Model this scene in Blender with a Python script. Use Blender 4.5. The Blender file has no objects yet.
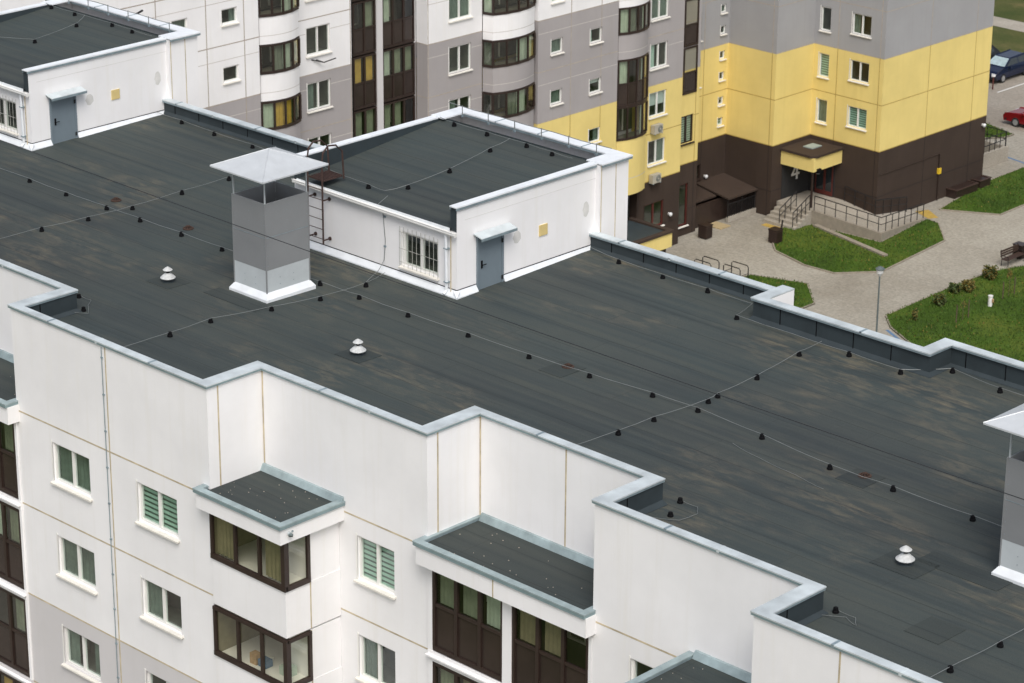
import bpy, math, random
from mathutils import Vector
R = math.radians
random.seed(7)
SC = bpy.context.scene
COL = SC.collection
ZG = -25.45            # street level; the roof deck is z = 0

# ------------------------------------------------------------------ materials
def srgb(r, g, b):
    f = lambda c: (c/255/12.92) if c/255 <= .04045 else ((c/255+.055)/1.055)**2.4
    return (f(r), f(g), f(b), 1)

def new_mat(name):
    m = bpy.data.materials.new(name); m.use_nodes = True
    nt = m.node_tree
    return m, nt, nt.nodes['Principled BSDF']

def link(nt, a, b): nt.links.new(a, b)

def coords(nt, scale=(1, 1, 1)):
    tc = nt.nodes.new('ShaderNodeTexCoord'); mp = nt.nodes.new('ShaderNodeMapping')
    mp.inputs['Scale'].default_value = scale
    link(nt, tc.outputs['Object'], mp.inputs['Vector'])
    return mp.outputs['Vector']

def noise(nt, vec, scale, detail=4, rough=.6):
    n = nt.nodes.new('ShaderNodeTexNoise')
    n.inputs['Scale'].default_value = scale; n.inputs['Detail'].default_value = detail
    n.inputs['Roughness'].default_value = rough
    link(nt, vec, n.inputs['Vector'])
    return n.outputs['Fac']

def ramp(nt, fac, stops):
    r = nt.nodes.new('ShaderNodeValToRGB')
    el = r.color_ramp.elements
    while len(el) < len(stops): el.new(.5)
    for e, (p, c) in zip(el, stops):
        e.position = p; e.color = c if len(c) == 4 else (*c, 1)
    link(nt, fac, r.inputs['Fac'])
    return r.outputs['Color']

def mix(nt, fac, a, b, mode='MIX'):
    m = nt.nodes.new('ShaderNodeMix'); m.data_type = 'RGBA'; m.blend_type = mode
    for s, v in ((m.inputs[0], fac), (m.inputs[6], a), (m.inputs[7], b)):
        if hasattr(v, 'is_linked'): link(nt, v, s)
        else: s.default_value = v
    return m.outputs[2]

def bump(nt, b, h, strength=.3, dist=.02):
    n = nt.nodes.new('ShaderNodeBump'); n.inputs['Strength'].default_value = strength
    n.inputs['Distance'].default_value = dist
    link(nt, h, n.inputs['Height']); link(nt, n.outputs['Normal'], b.inputs['Normal'])

def plain(name, col, rough=.6, metal=0., var=.12, vscale=3., spec=.5):
    """painted / plastic / metal surface with a little uneven tone"""
    m, nt, b = new_mat(name)
    v = coords(nt)
    n = noise(nt, v, vscale, 5)
    lo = tuple(c*(1-var) for c in col[:3])+(1,); hi = tuple(min(1, c*(1+var)) for c in col[:3])+(1,)
    link(nt, ramp(nt, n, [(.3, lo), (.7, hi)]), b.inputs['Base Color'])
    b.inputs['Roughness'].default_value = rough; b.inputs['Metallic'].default_value = metal
    b.inputs['Specular IOR Level'].default_value = spec
    return m

def render_wall(name, col, dirt=.10):
    """fine rendered panel wall: blotches, faint vertical rain streaks, grain"""
    m, nt, b = new_mat(name)
    big = noise(nt, coords(nt, (.35, .35, .35)), 1., 5)
    streak = noise(nt, coords(nt, (2.2, 2.2, .12)), 1.6, 5, .65)
    fine = noise(nt, coords(nt), 30., 3)
    d = tuple(c*(1-dirt) for c in col[:3])+(1,)
    s = (col[0]*(1-dirt*1.1), col[1]*(1-dirt*1.2), col[2]*(1-dirt*1.6), 1)
    c1 = ramp(nt, big, [(.35, d), (.62, col)])
    sf = ramp(nt, streak, [(.52, (0, 0, 0, 1)), (.8, (.8, .8, .8, 1))])
    c2 = mix(nt, sf, c1, s)
    link(nt, c2, b.inputs['Base Color'])
    b.inputs['Roughness'].default_value = .85; b.inputs['Specular IOR Level'].default_value = .25
    bump(nt, b, fine, .25, .006)
    return m

def bitumen(name, base=.052, stains=True, green=1.0):
    """torch-on roofing felt: one metre rolls along X, lapped seams, bleached stains"""
    m, nt, b = new_mat(name)
    tc = nt.nodes.new('ShaderNodeTexCoord')
    sep = nt.nodes.new('ShaderNodeSeparateXYZ'); link(nt, tc.outputs['Object'], sep.inputs[0])
    def math_(op, a, c=None):
        n = nt.nodes.new('ShaderNodeMath'); n.operation = op
        for i, v in enumerate((a, c)):
            if v is None: continue
            if hasattr(v, 'is_linked'): link(nt, v, n.inputs[i])
            else: n.inputs[i].default_value = v
        return n.outputs[0]
    wob = noise(nt, coords(nt, (.5, .5, .5)), 1., 2)
    y = math_('ADD', sep.outputs['Y'], math_('MULTIPLY', wob, .12))
    row = math_('FLOOR', y)
    fr = math_('FRACT', y)
    wn = nt.nodes.new('ShaderNodeTexWhiteNoise'); wn.noise_dimensions = '1D'; link(nt, row, wn.inputs['W'])
    # end laps every 9 m, shifted per roll
    xs = math_('DIVIDE', math_('ADD', sep.outputs['X'], math_('MULTIPLY', wn.outputs['Value'], 9.)), 9.)
    xf = math_('FRACT', xs)
    wn2 = nt.nodes.new('ShaderNodeTexWhiteNoise'); wn2.noise_dimensions = '2D'
    cb = nt.nodes.new('ShaderNodeCombineXYZ'); link(nt, row, cb.inputs[0]); link(nt, math_('FLOOR', xs), cb.inputs[1])
    link(nt, cb.outputs[0], wn2.inputs['Vector'])
    k = base
    tone = ramp(nt, wn2.outputs['Value'], [(0, (k*.86, k*1.16*green, k*1.18, 1)), (1, (k*1.0, k*1.30*green, k*1.28, 1))])
    blot = noise(nt, coords(nt, (.28, .5, .5)), 1., 6, .65)
    tone = mix(nt, ramp(nt, blot, [(.35, (0, 0, 0, 1)), (.7, (.55, .55, .55, 1))]), tone, (k*1.42, k*1.58, k*1.4, 1))
    tone = mix(nt, ramp(nt, noise(nt, coords(nt, (.1, .16, .1)), 1., 3), [(.4, (0, 0, 0, 1)), (.65, (.6, .6, .6, 1))]), tone, (k*.72, k*.82, k*.86, 1))
    if stains:
        st = noise(nt, coords(nt, (.75, 2.3, 1)), 1.1, 8, .68)
        area = noise(nt, coords(nt, (.16, .22, .2)), 1.3, 3, .5)
        sm = mix(nt, 1., ramp(nt, st, [(.46, (0, 0, 0, 1)), (.78, (1, 1, 1, 1))]), ramp(nt, area, [(.50, (0, 0, 0, 1)), (.66, (1, 1, 1, 1))]), 'MULTIPLY')
        tone = mix(nt, mix(nt, 1., sm, (.85, .85, .85, 1), 'MULTIPLY'), tone, (.24, .195, .125, 1))
        thin = noise(nt, coords(nt, (.7, 5.5, 1)), 1., 4, .6)
        tone = mix(nt, ramp(nt, thin, [(.58, (0, 0, 0, 1)), (.8, (.4, .4, .4, 1))]), tone, (.085, .082, .062, 1))
        dk = noise(nt, coords(nt, (.5, 5., 1)), 1.3, 4, .6)
        tone = mix(nt, ramp(nt, dk, [(.58, (0, 0, 0, 1)), (.75, (.5, .5, .5, 1))]), tone, (k*.6, k*.66, k*.68, 1))
    lines = noise(nt, coords(nt, (.05, 3.4, 1)), 1., 5, .6)
    tone = mix(nt, ramp(nt, lines, [(.42, (0, 0, 0, 1)), (.7, (.75, .75, .75, 1))]), tone, (k*1.4, k*1.58, k*1.38, 1))
    tone = mix(nt, ramp(nt, lines, [(.28, (.7, .7, .7, 1)), (.44, (0, 0, 0, 1))]), tone, (k*.68, k*.86, k*.88, 1))
    ed = math_('MULTIPLY', math_('LESS_THAN', fr, .34), ramp(nt, noise(nt, coords(nt, (.35, .9, 1)), 1., 5, .6), [(.52, (0, 0, 0, 1)), (.74, (.5, .5, .5, 1))]))
    if stains: tone = mix(nt, ed, tone, (.066, .072, .06, 1))
    seam = math_('LESS_THAN', fr, .035)
    xseam = math_('MULTIPLY', math_('LESS_THAN', xf, .004), .5)
    sm2 = math_('MAXIMUM', seam, xseam)
    brk = noise(nt, coords(nt, (.6, .6, .6)), 1., 3)
    sfac = math_('MULTIPLY', sm2, math_('MULTIPLY', brk, .8))
    tone = mix(nt, sfac, tone, (.018, .02, .021, 1))
    grain = noise(nt, coords(nt), 45., 2)
    tone = mix(nt, .35, tone, ramp(nt, grain, [(.3, (.3, .3, .3, 1)), (.7, (.75, .75, .75, 1))]), 'OVERLAY')
    link(nt, tone, b.inputs['Base Color'])
    b.inputs['Roughness'].default_value = .82; b.inputs['Specular IOR Level'].default_value = .3
    hh = math_('ADD', math_('MULTIPLY', fr, .5), math_('MULTIPLY', grain, .4))
    bump(nt, b, hh, .5, .012)
    return m

def glass(name, tint=(.84, .92, .87, 1)):
    m, nt, b = new_mat(name)
    nt.nodes.remove(b)
    out = nt.nodes['Material Output']
    tr = nt.nodes.new('ShaderNodeBsdfTransparent'); tr.inputs[0].default_value = tint
    gl = nt.nodes.new('ShaderNodeBsdfGlossy'); gl.inputs['Roughness'].default_value = .02
    gl.inputs['Color'].default_value = (.9, .95, .95, 1)
    lw = nt.nodes.new('ShaderNodeLayerWeight'); lw.inputs['Blend'].default_value = .5
    pw = nt.nodes.new('ShaderNodeMath'); pw.operation = 'POWER'; pw.inputs[1].default_value = 3.5
    link(nt, lw.outputs['Facing'], pw.inputs[0])
    fz = nt.nodes.new('ShaderNodeMath'); fz.operation = 'MULTIPLY_ADD'; fz.inputs[1].default_value = .88; fz.inputs[2].default_value = .085
    link(nt, pw.outputs[0], fz.inputs[0])
    ms = nt.nodes.new('ShaderNodeMixShader')
    link(nt, fz.outputs[0], ms.inputs[0]); link(nt, tr.outputs[0], ms.inputs[1]); link(nt, gl.outputs[0], ms.inputs[2])
    link(nt, ms.outputs[0], out.inputs['Surface'])
    n = nt.nodes.new('ShaderNodeTexNoise'); n.inputs['Scale'].default_value = 1.3
    link(nt, coords(nt), n.inputs['Vector'])
    bp = nt.nodes.new('ShaderNodeBump'); bp.inputs['Strength'].default_value = .05; bp.inputs['Distance'].default_value = .05
    link(nt, n.outputs['Fac'], bp.inputs['Height']); link(nt, bp.outputs['Normal'], gl.inputs['Normal'])
    return m

def ground_mat(name, c1, c2, c3, tile=None, sc=1.):
    m, nt, b = new_mat(name)
    a = noise(nt, coords(nt, (.12*sc, .12*sc, .12)), 1., 6, .65)
    f = noise(nt, coords(nt), 6*sc, 5, .7)
    col = ramp(nt, a, [(.35, c1), (.5, c2), (.68, c3)])
    col = mix(nt, .45, col, ramp(nt, f, [(.3, (.25, .25, .25, 1)), (.7, (.75, .75, .75, 1))]), 'OVERLAY')
    if tile:
        br = nt.nodes.new('ShaderNodeTexBrick')
        br.inputs['Scale'].default_value = 1.; br.inputs['Brick Width'].default_value = tile; br.inputs['Row Height'].default_value = tile/2
        br.inputs['Mortar Size'].default_value = .012
        br.inputs['Color1'].default_value = (1, 1, 1, 1); br.inputs['Color2'].default_value = (.93, .93, .93, 1); br.inputs['Mortar'].default_value = (.82, .82, .8, 1)
        link(nt, coords(nt), br.inputs['Vector'])
        col = mix(nt, .8, col, br.outputs['Color'], 'MULTIPLY')
    link(nt, col, b.inputs['Base Color'])
    b.inputs['Roughness'].default_value = .9; b.inputs['Specular IOR Level'].default_value = .2
    bump(nt, b, f, .4, .03)
    return m

M = {}
M['white'] = render_wall('white_render', (.87, .86, .855, 1), .08)
M['white2'] = render_wall('pale_grey_render', (.62, .60, .595, 1), .06)
M['grey'] = render_wall('grey_render', (.385, .36, .355, 1), .08)
M['lilac'] = render_wall('cool_grey_render', (.365, .362, .366, 1), .08)
M['yellow'] = render_wall('yellow_render', (.80, .635, .23, 1), .10)
M['brown'] = render_wall('brown_render', (.055, .038, .029, 1), .2)
M['joint'] = plain('sealant_joint', srgb(186, 172, 144), .8, var=.25)
M['joint_f'] = plain('greyed_sealant_joint', srgb(168, 158, 146), .8, var=.15)
M['joint_w'] = plain('pale_groove', srgb(196, 190, 184), .8, var=.1)
M['joint_y'] = plain('ochre_sealant_joint', srgb(178, 150, 78), .8, var=.15)
M['joint_b'] = plain('dark_sealant_joint', srgb(40, 30, 25), .8, var=.15)
M['felt'] = bitumen('roofing_felt', .0455)
M['felt_dark'] = plain('slate_upstand_felt', (.026, .037, .042, 1), .7, 0, .18, 1.5)
M['felt_clean'] = bitumen('roofing_felt_small_roof', .040, stains=False)
M['felt_hut'] = bitumen('roofing_felt_hut', .045, stains=False)
M['vent_enamel'] = plain('dusty_white_enamel', (.52, .53, .52, 1), .6, 0, .2, 9)
M['felt_patch'] = bitumen('roofing_felt_patch', .037, stains=False)
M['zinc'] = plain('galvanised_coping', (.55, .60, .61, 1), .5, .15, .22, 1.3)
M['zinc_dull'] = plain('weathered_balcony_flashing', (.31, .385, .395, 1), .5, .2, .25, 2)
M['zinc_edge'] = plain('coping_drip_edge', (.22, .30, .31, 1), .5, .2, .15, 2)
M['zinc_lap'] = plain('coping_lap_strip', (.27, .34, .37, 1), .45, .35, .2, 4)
M['zinc_white'] = plain('white_steel_flashing', (.78, .81, .83, 1), .55, .05, .08, 2)
M['shaft'] = plain('grey_steel_sheet', (.235, .243, .246, 1), .55, .05, .07, .8)
M['shaft_light'] = plain('light_steel_sheet', (.52, .56, .57, 1), .5, .1, .06, 2)
M['cap'] = plain('pale_steel_hood', (.56, .585, .60, 1), .42, .15, .08, 2)
M['black'] = plain('black_plastic', (.004, .004, .005, 1), .8, 0, .2, spec=.15)
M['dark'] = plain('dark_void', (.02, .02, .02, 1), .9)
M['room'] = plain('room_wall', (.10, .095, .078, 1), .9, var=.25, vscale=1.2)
M['wire'] = plain('galvanised_wire', (.21, .225, .22, 1), .5, .3, .1)
M['cable'] = plain('black_cable', (.02, .022, .024, 1), .6)
M['rust'] = plain('rusty_iron', (.05, .026, .017, 1), .85, 0, .5, 25)
M['rustladder'] = plain('brown_painted_steel', (.055, .03, .024, 1), .7, 0, .3, 10)
M['door'] = plain('grey_blue_door_paint', (.19, .235, .265, 1), .45, .1, .06, 2)
M['pvc'] = plain('white_pvc', (.80, .79, .75, 1), .4, 0, .05)
M['sill'] = plain('cream_sill', (.76, .73, .66, 1), .45, 0, .06)
M['bframe'] = plain('dark_brown_frame', (.03, .018, .014, 1), .4, 0, .2)
M['bpanel'] = plain('brown_tinted_panel', (.034, .024, .02, 1), .12, 0, .25, .8)
M['glass'] = glass('window_glass')
M['glass_br'] = glass('bronze_glass', (.86, .86, .76, 1))
M['curtain_g'] = plain('green_grey_curtain', (.135, .165, .14, 1), .9, var=.3, vscale=2)
M['curtain_l'] = plain('sage_curtain', (.20, .245, .19, 1), .9, var=.2, vscale=2)
M['curtain_t'] = plain('beige_blind_cloth', (.24, .22, .15, 1), .9, var=.15)
M['curtain_w'] = plain('pale_curtain', (.42, .52, .46, 1), .9, var=.12, vscale=2)
M['curtain_y'] = plain('mustard_curtain', (.50, .34, .06, 1), .9, var=.15)
M['blind'] = plain('green_blind_slat', (.40, .56, .47, 1), .6, var=.08)
M['blind_w'] = plain('pale_roller_blind', (.55, .58, .56, 1), .7, var=.06)
M['grille'] = plain('window_bar', (.42, .42, .38, 1), .5)
M['vent_y'] = plain('yellow_vent_cover', (.70, .55, .24, 1), .6, var=.1)
M['patch'] = plain('grey_plaster_patch', (.66, .65, .62, 1), .9, var=.1)
M['concrete'] = ground_mat('concrete', (.30, .27, .22, 1), (.36, .325, .27, 1), (.42, .385, .325, 1), None, 2)
M['pave'] = ground_mat('pavement_slabs', (.27, .245, .20, 1), (.325, .30, .25, 1), (.375, .35, .295, 1), .6)
M['road'] = ground_mat('worn_road', (.24, .21, .17, 1), (.29, .255, .21, 1), (.34, .305, .255, 1))
M['grass'] = ground_mat('lawn_grass', (.032, .065, .006, 1), (.05, .096, .008, 1), (.10, .125, .018, 1), None, 1.6)
M['ground'] = ground_mat('rough_grass', (.04, .06, .012, 1), (.07, .08, .022, 1), (.15, .125, .05, 1), None, 1.5)
M['blade1'] = plain('grass_blade', (.05, .096, .008, 1), .8, var=.4, vscale=.4)
M['kerb'] = plain('kerb_stone', (.27, .235, .185, 1), .9, var=.15)
M['leaf'] = plain('shrub_leaf', (.055, .085, .018, 1), .7, var=.5, vscale=6)
M['leaf2'] = plain('ochre_shrub_leaf', (.16, .12, .02, 1), .7, var=.5, vscale=6)
M['leafd'] = plain('dark_tree_leaf', (.03, .05, .012, 1), .7, var=.5, vscale=2)
M['bark'] = plain('bark', (.10, .07, .045, 1), .9, var=.3, vscale=20)
M['wood'] = plain('dark_wood', (.05, .028, .02, 1), .6, var=.3, vscale=9)
M['iron'] = plain('dark_iron', (.02, .018, .018, 1), .5, .3)
M['lampgrey'] = plain('grey_lamp_paint', (.13, .16, .16, 1), .5, .3)
M['paintw'] = plain('white_road_paint', (.75, .74, .70, 1), .8, var=.15, vscale=8)
M['paintb'] = plain('blue_road_paint', (.10, .18, .30, 1), .8, var=.2, vscale=8)
M['painty'] = plain('yellow_tactile_paving', (.42, .28, .06, 1), .85, var=.2, vscale=6)
M['redframe'] = plain('dark_red_frame', (.10, .02, .015, 1), .5)
M['carblue'] = plain('dark_blue_car_paint', (.006, .013, .042, 1), .22, .2, .06)
M['carred'] = plain('dark_red_car_paint', (.22, .008, .012, 1), .22, .2, .06)
M['carblack'] = plain('black_car_paint', (.012, .013, .016, 1), .22, .2, .06)
M['carglass'] = plain('car_glass', (.02, .026, .03, 1), .06, 0, .1, spec=1.)
M['pale_screen'] = plain('pale_silver_windscreen', (.55, .68, .68, 1), .3, .4, .2, 4)  # pale silver colour for one car's windscreen pane
M['tyre'] = plain('tyre_rubber', (.015, .015, .015, 1), .85)
M['rim'] = plain('alloy_rim', (.45, .46, .47, 1), .35, .6)
M['lampglass'] = plain('clear_lamp_lens', (.65, .66, .66, 1), .15)
M['lampred'] = plain('red_lamp_lens', (.35, .01, .01, 1), .2)
M['ac'] = plain('cream_ac_casing', (.42, .39, .32, 1), .5, var=.08)
M['signw'] = plain('white_sign_paint', (.78, .77, .74, 1), .5)
M['tan'] = plain('tan_emblem', (.42, .27, .14, 1), .6, var=.3, vscale=9)

# ------------------------------------------------------------------ mesh builder
class MB:
    def __init__(s): s.v = []; s.f = []; s.m = []; s.mats = []
    def mi(s, mat):
        if mat not in s.mats: s.mats.append(mat)
        return s.mats.index(mat)
    def quad(s, pts, mat):
        i = len(s.v); s.v += [tuple(p) for p in pts]; s.f.append(tuple(range(i, i+len(pts)))); s.m.append(s.mi(mat))
    def hexa(s, b, t, mat):
        """b, t: 4 bottom and 4 top points in the same (ccw) order"""
        i = len(s.v); s.v += [tuple(p) for p in list(b)+list(t)]; k = s.mi(mat)
        for f in ((3, 2, 1, 0), (4, 5, 6, 7), (0, 1, 5, 4), (1, 2, 6, 5), (2, 3, 7, 6), (3, 0, 4, 7)):
            s.f.append(tuple(i+j for j in f)); s.m.append(k)
    def box(s, x0, x1, y0, y1, z0, z1, mat):
        c = [(x0, y0), (x1, y0), (x1, y1), (x0, y1)]
        s.hexa([(*p, z0) for p in c], [(*p, z1) for p in c], mat)
    def prism(s, poly, z0, z1, mat, mat_side=None):
        n = len(poly); i = len(s.v)
        s.v += [(*p, z0) for p in poly]+[(*p, z1) for p in poly]
        s.f.append(tuple(i+j for j in reversed(range(n)))); s.m.append(s.mi(mat))
        s.f.append(tuple(i+n+j for j in range(n))); s.m.append(s.mi(mat))
        k = s.mi(mat_side or mat)
        for j in range(n):
            q = (j+1) % n
            s.f.append((i+j, i+q, i+n+q, i+n+j)); s.m.append(k)
    def tube(s, pts, r, mat, n=6, r2=None):
        pts = [Vector(p) for p in pts]; k = s.mi(mat); i0 = len(s.v)
        for j, p in enumerate(pts):
            d = (pts[min(j+1, len(pts)-1)]-pts[max(j-1, 0)]).normalized()
            up = Vector((0, 0, 1)) if abs(d.z) < .9 else Vector((1, 0, 0))
            a = d.cross(up).normalized(); b = d.cross(a)
            rr = r if r2 is None else r+(r2-r)*j/(len(pts)-1)
            for q in range(n):
                t = 2*math.pi*q/n
                s.v.append(tuple(p+a*(rr*math.cos(t))+b*(rr*math.sin(t))))
        for j in range(len(pts)-1):
            for q in range(n):
                w = (q+1) % n
                s.f.append((i0+j*n+q, i0+j*n+w, i0+(j+1)*n+w, i0+(j+1)*n+q)); s.m.append(k)
        s.f.append(tuple(i0+q for q in range(n))); s.m.append(k)
        s.f.append(tuple(i0+(len(pts)-1)*n+q for q in reversed(range(n)))); s.m.append(k)
    def lathe(s, prof, mat, n=20, c=(0, 0, 0)):
        k = s.mi(mat); i0 = len(s.v)
        for r, z in prof:
            for q in range(n):
                t = 2*math.pi*q/n; s.v.append((c[0]+r*math.cos(t), c[1]+r*math.sin(t), c[2]+z))
        for j in range(len(prof)-1):
            for q in range(n):
                w = (q+1) % n
                s.f.append((i0+j*n+q, i0+j*n+w, i0+(j+1)*n+w, i0+(j+1)*n+q)); s.m.append(k)
        s.f.append(tuple(i0+q for q in range(n))); s.m.append(k)
        s.f.append(tuple(i0+(len(prof)-1)*n+q for q in reversed(range(n)))); s.m.append(k)
    def leaves(s, c, rad, n, size, mat):
        for _ in range(n):
            while True:
                p = Vector((random.uniform(-1, 1), random.uniform(-1, 1), random.uniform(-1, 1)))
                if .25 < p.length < 1: break
            w = .8+.35*math.sin(p.x*5+c[0])+.25*math.sin(p.y*6+p.z*5)
            q = Vector(c)+Vector((p.x*rad[0], p.y*rad[1], p.z*rad[2]))*max(.5, min(1.15, w))
            a = Vector((random.uniform(-1, 1), random.uniform(-1, 1), random.uniform(-1, 1))).normalized()
            b = a.cross(Vector((random.uniform(-1, 1), random.uniform(-1, 1), 1))).normalized()
            z = size*random.uniform(.6, 1.3)
            s.quad([q-a*z, q+b*z*.6, q+a*z, q-b*z*.6], mat)
    def build(s, name, parent=None, smooth=False):
        o = bpy.data.objects.new(name, bpy.data.meshes.new(name))
        w = Vector((0, 0, 0)); p = parent
        while p is not None: w += p.location; p = p.parent
        me = o.data
        me.from_pydata([(v[0]-w.x, v[1]-w.y, v[2]-w.z) for v in s.v], [], s.f)
        for mt in s.mats: me.materials.append(mt)
        me.polygons.foreach_set('material_index', s.m)
        if smooth: me.polygons.foreach_set('use_smooth', [True]*len(s.f))
        me.update()
        COL.objects.link(o)
        if parent is not None: o.parent = parent
        return o

def tag(o, label=None, cat=None, group=None, kind=None):
    for k, v in (('label', label), ('category', cat), ('group', group), ('kind', kind)):
        if v: o[k] = v
    return o

def thing(name, loc, label, cat, group=None):
    o = bpy.data.objects.new(name, None); o.empty_display_size = .3
    o.location = loc; COL.objects.link(o)
    return tag(o, label, cat, group)

def kids(o): return [c for c in bpy.data.objects if c.parent == o]

def copy_tree(o, parent=None, loc=None, rotz=None, label=None):
    c = o.copy(); COL.objects.link(c); c.parent = parent
    if loc is not None: c.location = loc
    if rotz is not None: c.rotation_euler = (0, 0, rotz)
    if label: c['label'] = label
    for k in kids(o): copy_tree(k, c)
    return c

# ------------------------------------------------------------------ facade helpers
def FP(o, pl, u, d, z):
    """o: 'f' looks to -Y, 'r' to +X, 'b' to +Y, 'l' to -X; d is the distance out of the wall plane pl"""
    return {'f': (u, pl-d, z), 'r': (pl+d, u, z), 'b': (u, pl+d, z), 'l': (pl-d, u, z)}[o]

def fbox(mb, o, pl, u0, u1, d0, d1, z0, z1, mat):
    c = [(u0, d1), (u1, d1), (u1, d0), (u0, d0)]
    mb.hexa([FP(o, pl, u, d, z0) for u, d in c], [FP(o, pl, u, d, z1) for u, d in c], mat)

def band_at(bands, z):
    for zt, mt in bands:
        if z <= zt: return mt
    return bands[-1][1]

def facade(mb, o, pl, u0, u1, z0, z1, bands, holes=(), joints_z=(), joints_u=(), jm=None, jw=.045, grooves=(), deep=.9):
    """wall plane with real openings; joints are thin raised sealant strips that stop at openings"""
    us = sorted({u0, u1, *[h[0] for h in holes], *[h[1] for h in holes]})
    zs = sorted({z0, z1, *[h[2] for h in holes], *[h[3] for h in holes], *[b[0] for b in bands if z0 < b[0] < z1]})
    us = [u for u in us if u0 <= u <= u1]; zs = [z for z in zs if z0 <= z <= z1]
    for a, b in zip(us, us[1:]):
        for c, d in zip(zs, zs[1:]):
            mu, mz = (a+b)/2, (c+d)/2
            if any(h[0] < mu < h[1] and h[2] < mz < h[3] for h in holes): continue
            mb.quad([FP(o, pl, a, 0, c), FP(o, pl, b, 0, c), FP(o, pl, b, 0, d), FP(o, pl, a, 0, d)], band_at(bands, mz))
    for h in holes:
        a, b, c, d = h[:4]; dp = h[4] if len(h) > 4 else deep
        mt = band_at(bands, (c+d)/2)
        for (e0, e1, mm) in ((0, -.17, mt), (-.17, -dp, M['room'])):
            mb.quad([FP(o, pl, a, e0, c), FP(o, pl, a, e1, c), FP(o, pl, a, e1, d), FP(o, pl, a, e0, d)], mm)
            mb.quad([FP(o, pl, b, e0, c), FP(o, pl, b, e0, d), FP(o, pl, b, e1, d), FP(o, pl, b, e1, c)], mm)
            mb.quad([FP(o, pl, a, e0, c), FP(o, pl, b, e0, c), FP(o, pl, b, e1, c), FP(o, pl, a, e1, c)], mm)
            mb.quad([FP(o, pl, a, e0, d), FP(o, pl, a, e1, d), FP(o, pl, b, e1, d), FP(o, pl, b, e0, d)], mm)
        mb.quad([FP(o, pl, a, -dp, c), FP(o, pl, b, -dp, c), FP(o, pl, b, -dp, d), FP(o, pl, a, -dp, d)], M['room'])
    def hstrip(z, w, mat, out):
        cuts = sorted([(h[0]-.02, h[1]+.02) for h in holes if h[2]-.1 < z < h[3]+.03])
        a = u0
        for c0, c1 in cuts+[(u1, u1)]:
            if c0-a > .05: fbox(mb, o, pl, a, min(c0, u1), -.01, out, z-w/2, z+w/2, mat)
            a = max(a, c1)
    def vstrip(u, w, mat, out):
        cuts = sorted([(h[2]-.1, h[3]+.02) for h in holes if h[0]-.02 < u < h[1]+.02])
        a = z0
        for c0, c1 in cuts+[(z1, z1)]:
            if c0-a > .05: fbox(mb, o, pl, u-w/2, u+w/2, -.01, out, a, min(c0, z1), mat)
            a = max(a, c1)
    jj = jm if callable(jm) else (lambda z: jm or M['joint'])
    for z in joints_z:
        if z0 < z < z1: hstrip(z, jw, jj(z), .004)
    for z in grooves:
        if z0 < z < z1: hstrip(z, .03, M['joint_w'], .003)
    for u in joints_u:
        if u0 <= u <= u1:
            zz = sorted([z0, z1]+[b[0] for b in bands if z0 < b[0] < z1])
            for a, b in zip(zz, zz[1:]):
                sub = [(max(h[2]-.1, a), min(h[3]+.02, b)) for h in holes if h[0]-.02 < u < h[1]+.02 and h[3] > a and h[2] < b]
                q = a
                for c0, c1 in sorted(sub)+[(b, b)]:
                    if c0-q > .05: fbox(mb, o, pl, u-jw/2, u+jw/2, -.01, .006, q, c0, jj((a+b)/2))
                    q = max(q, c1)

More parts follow.
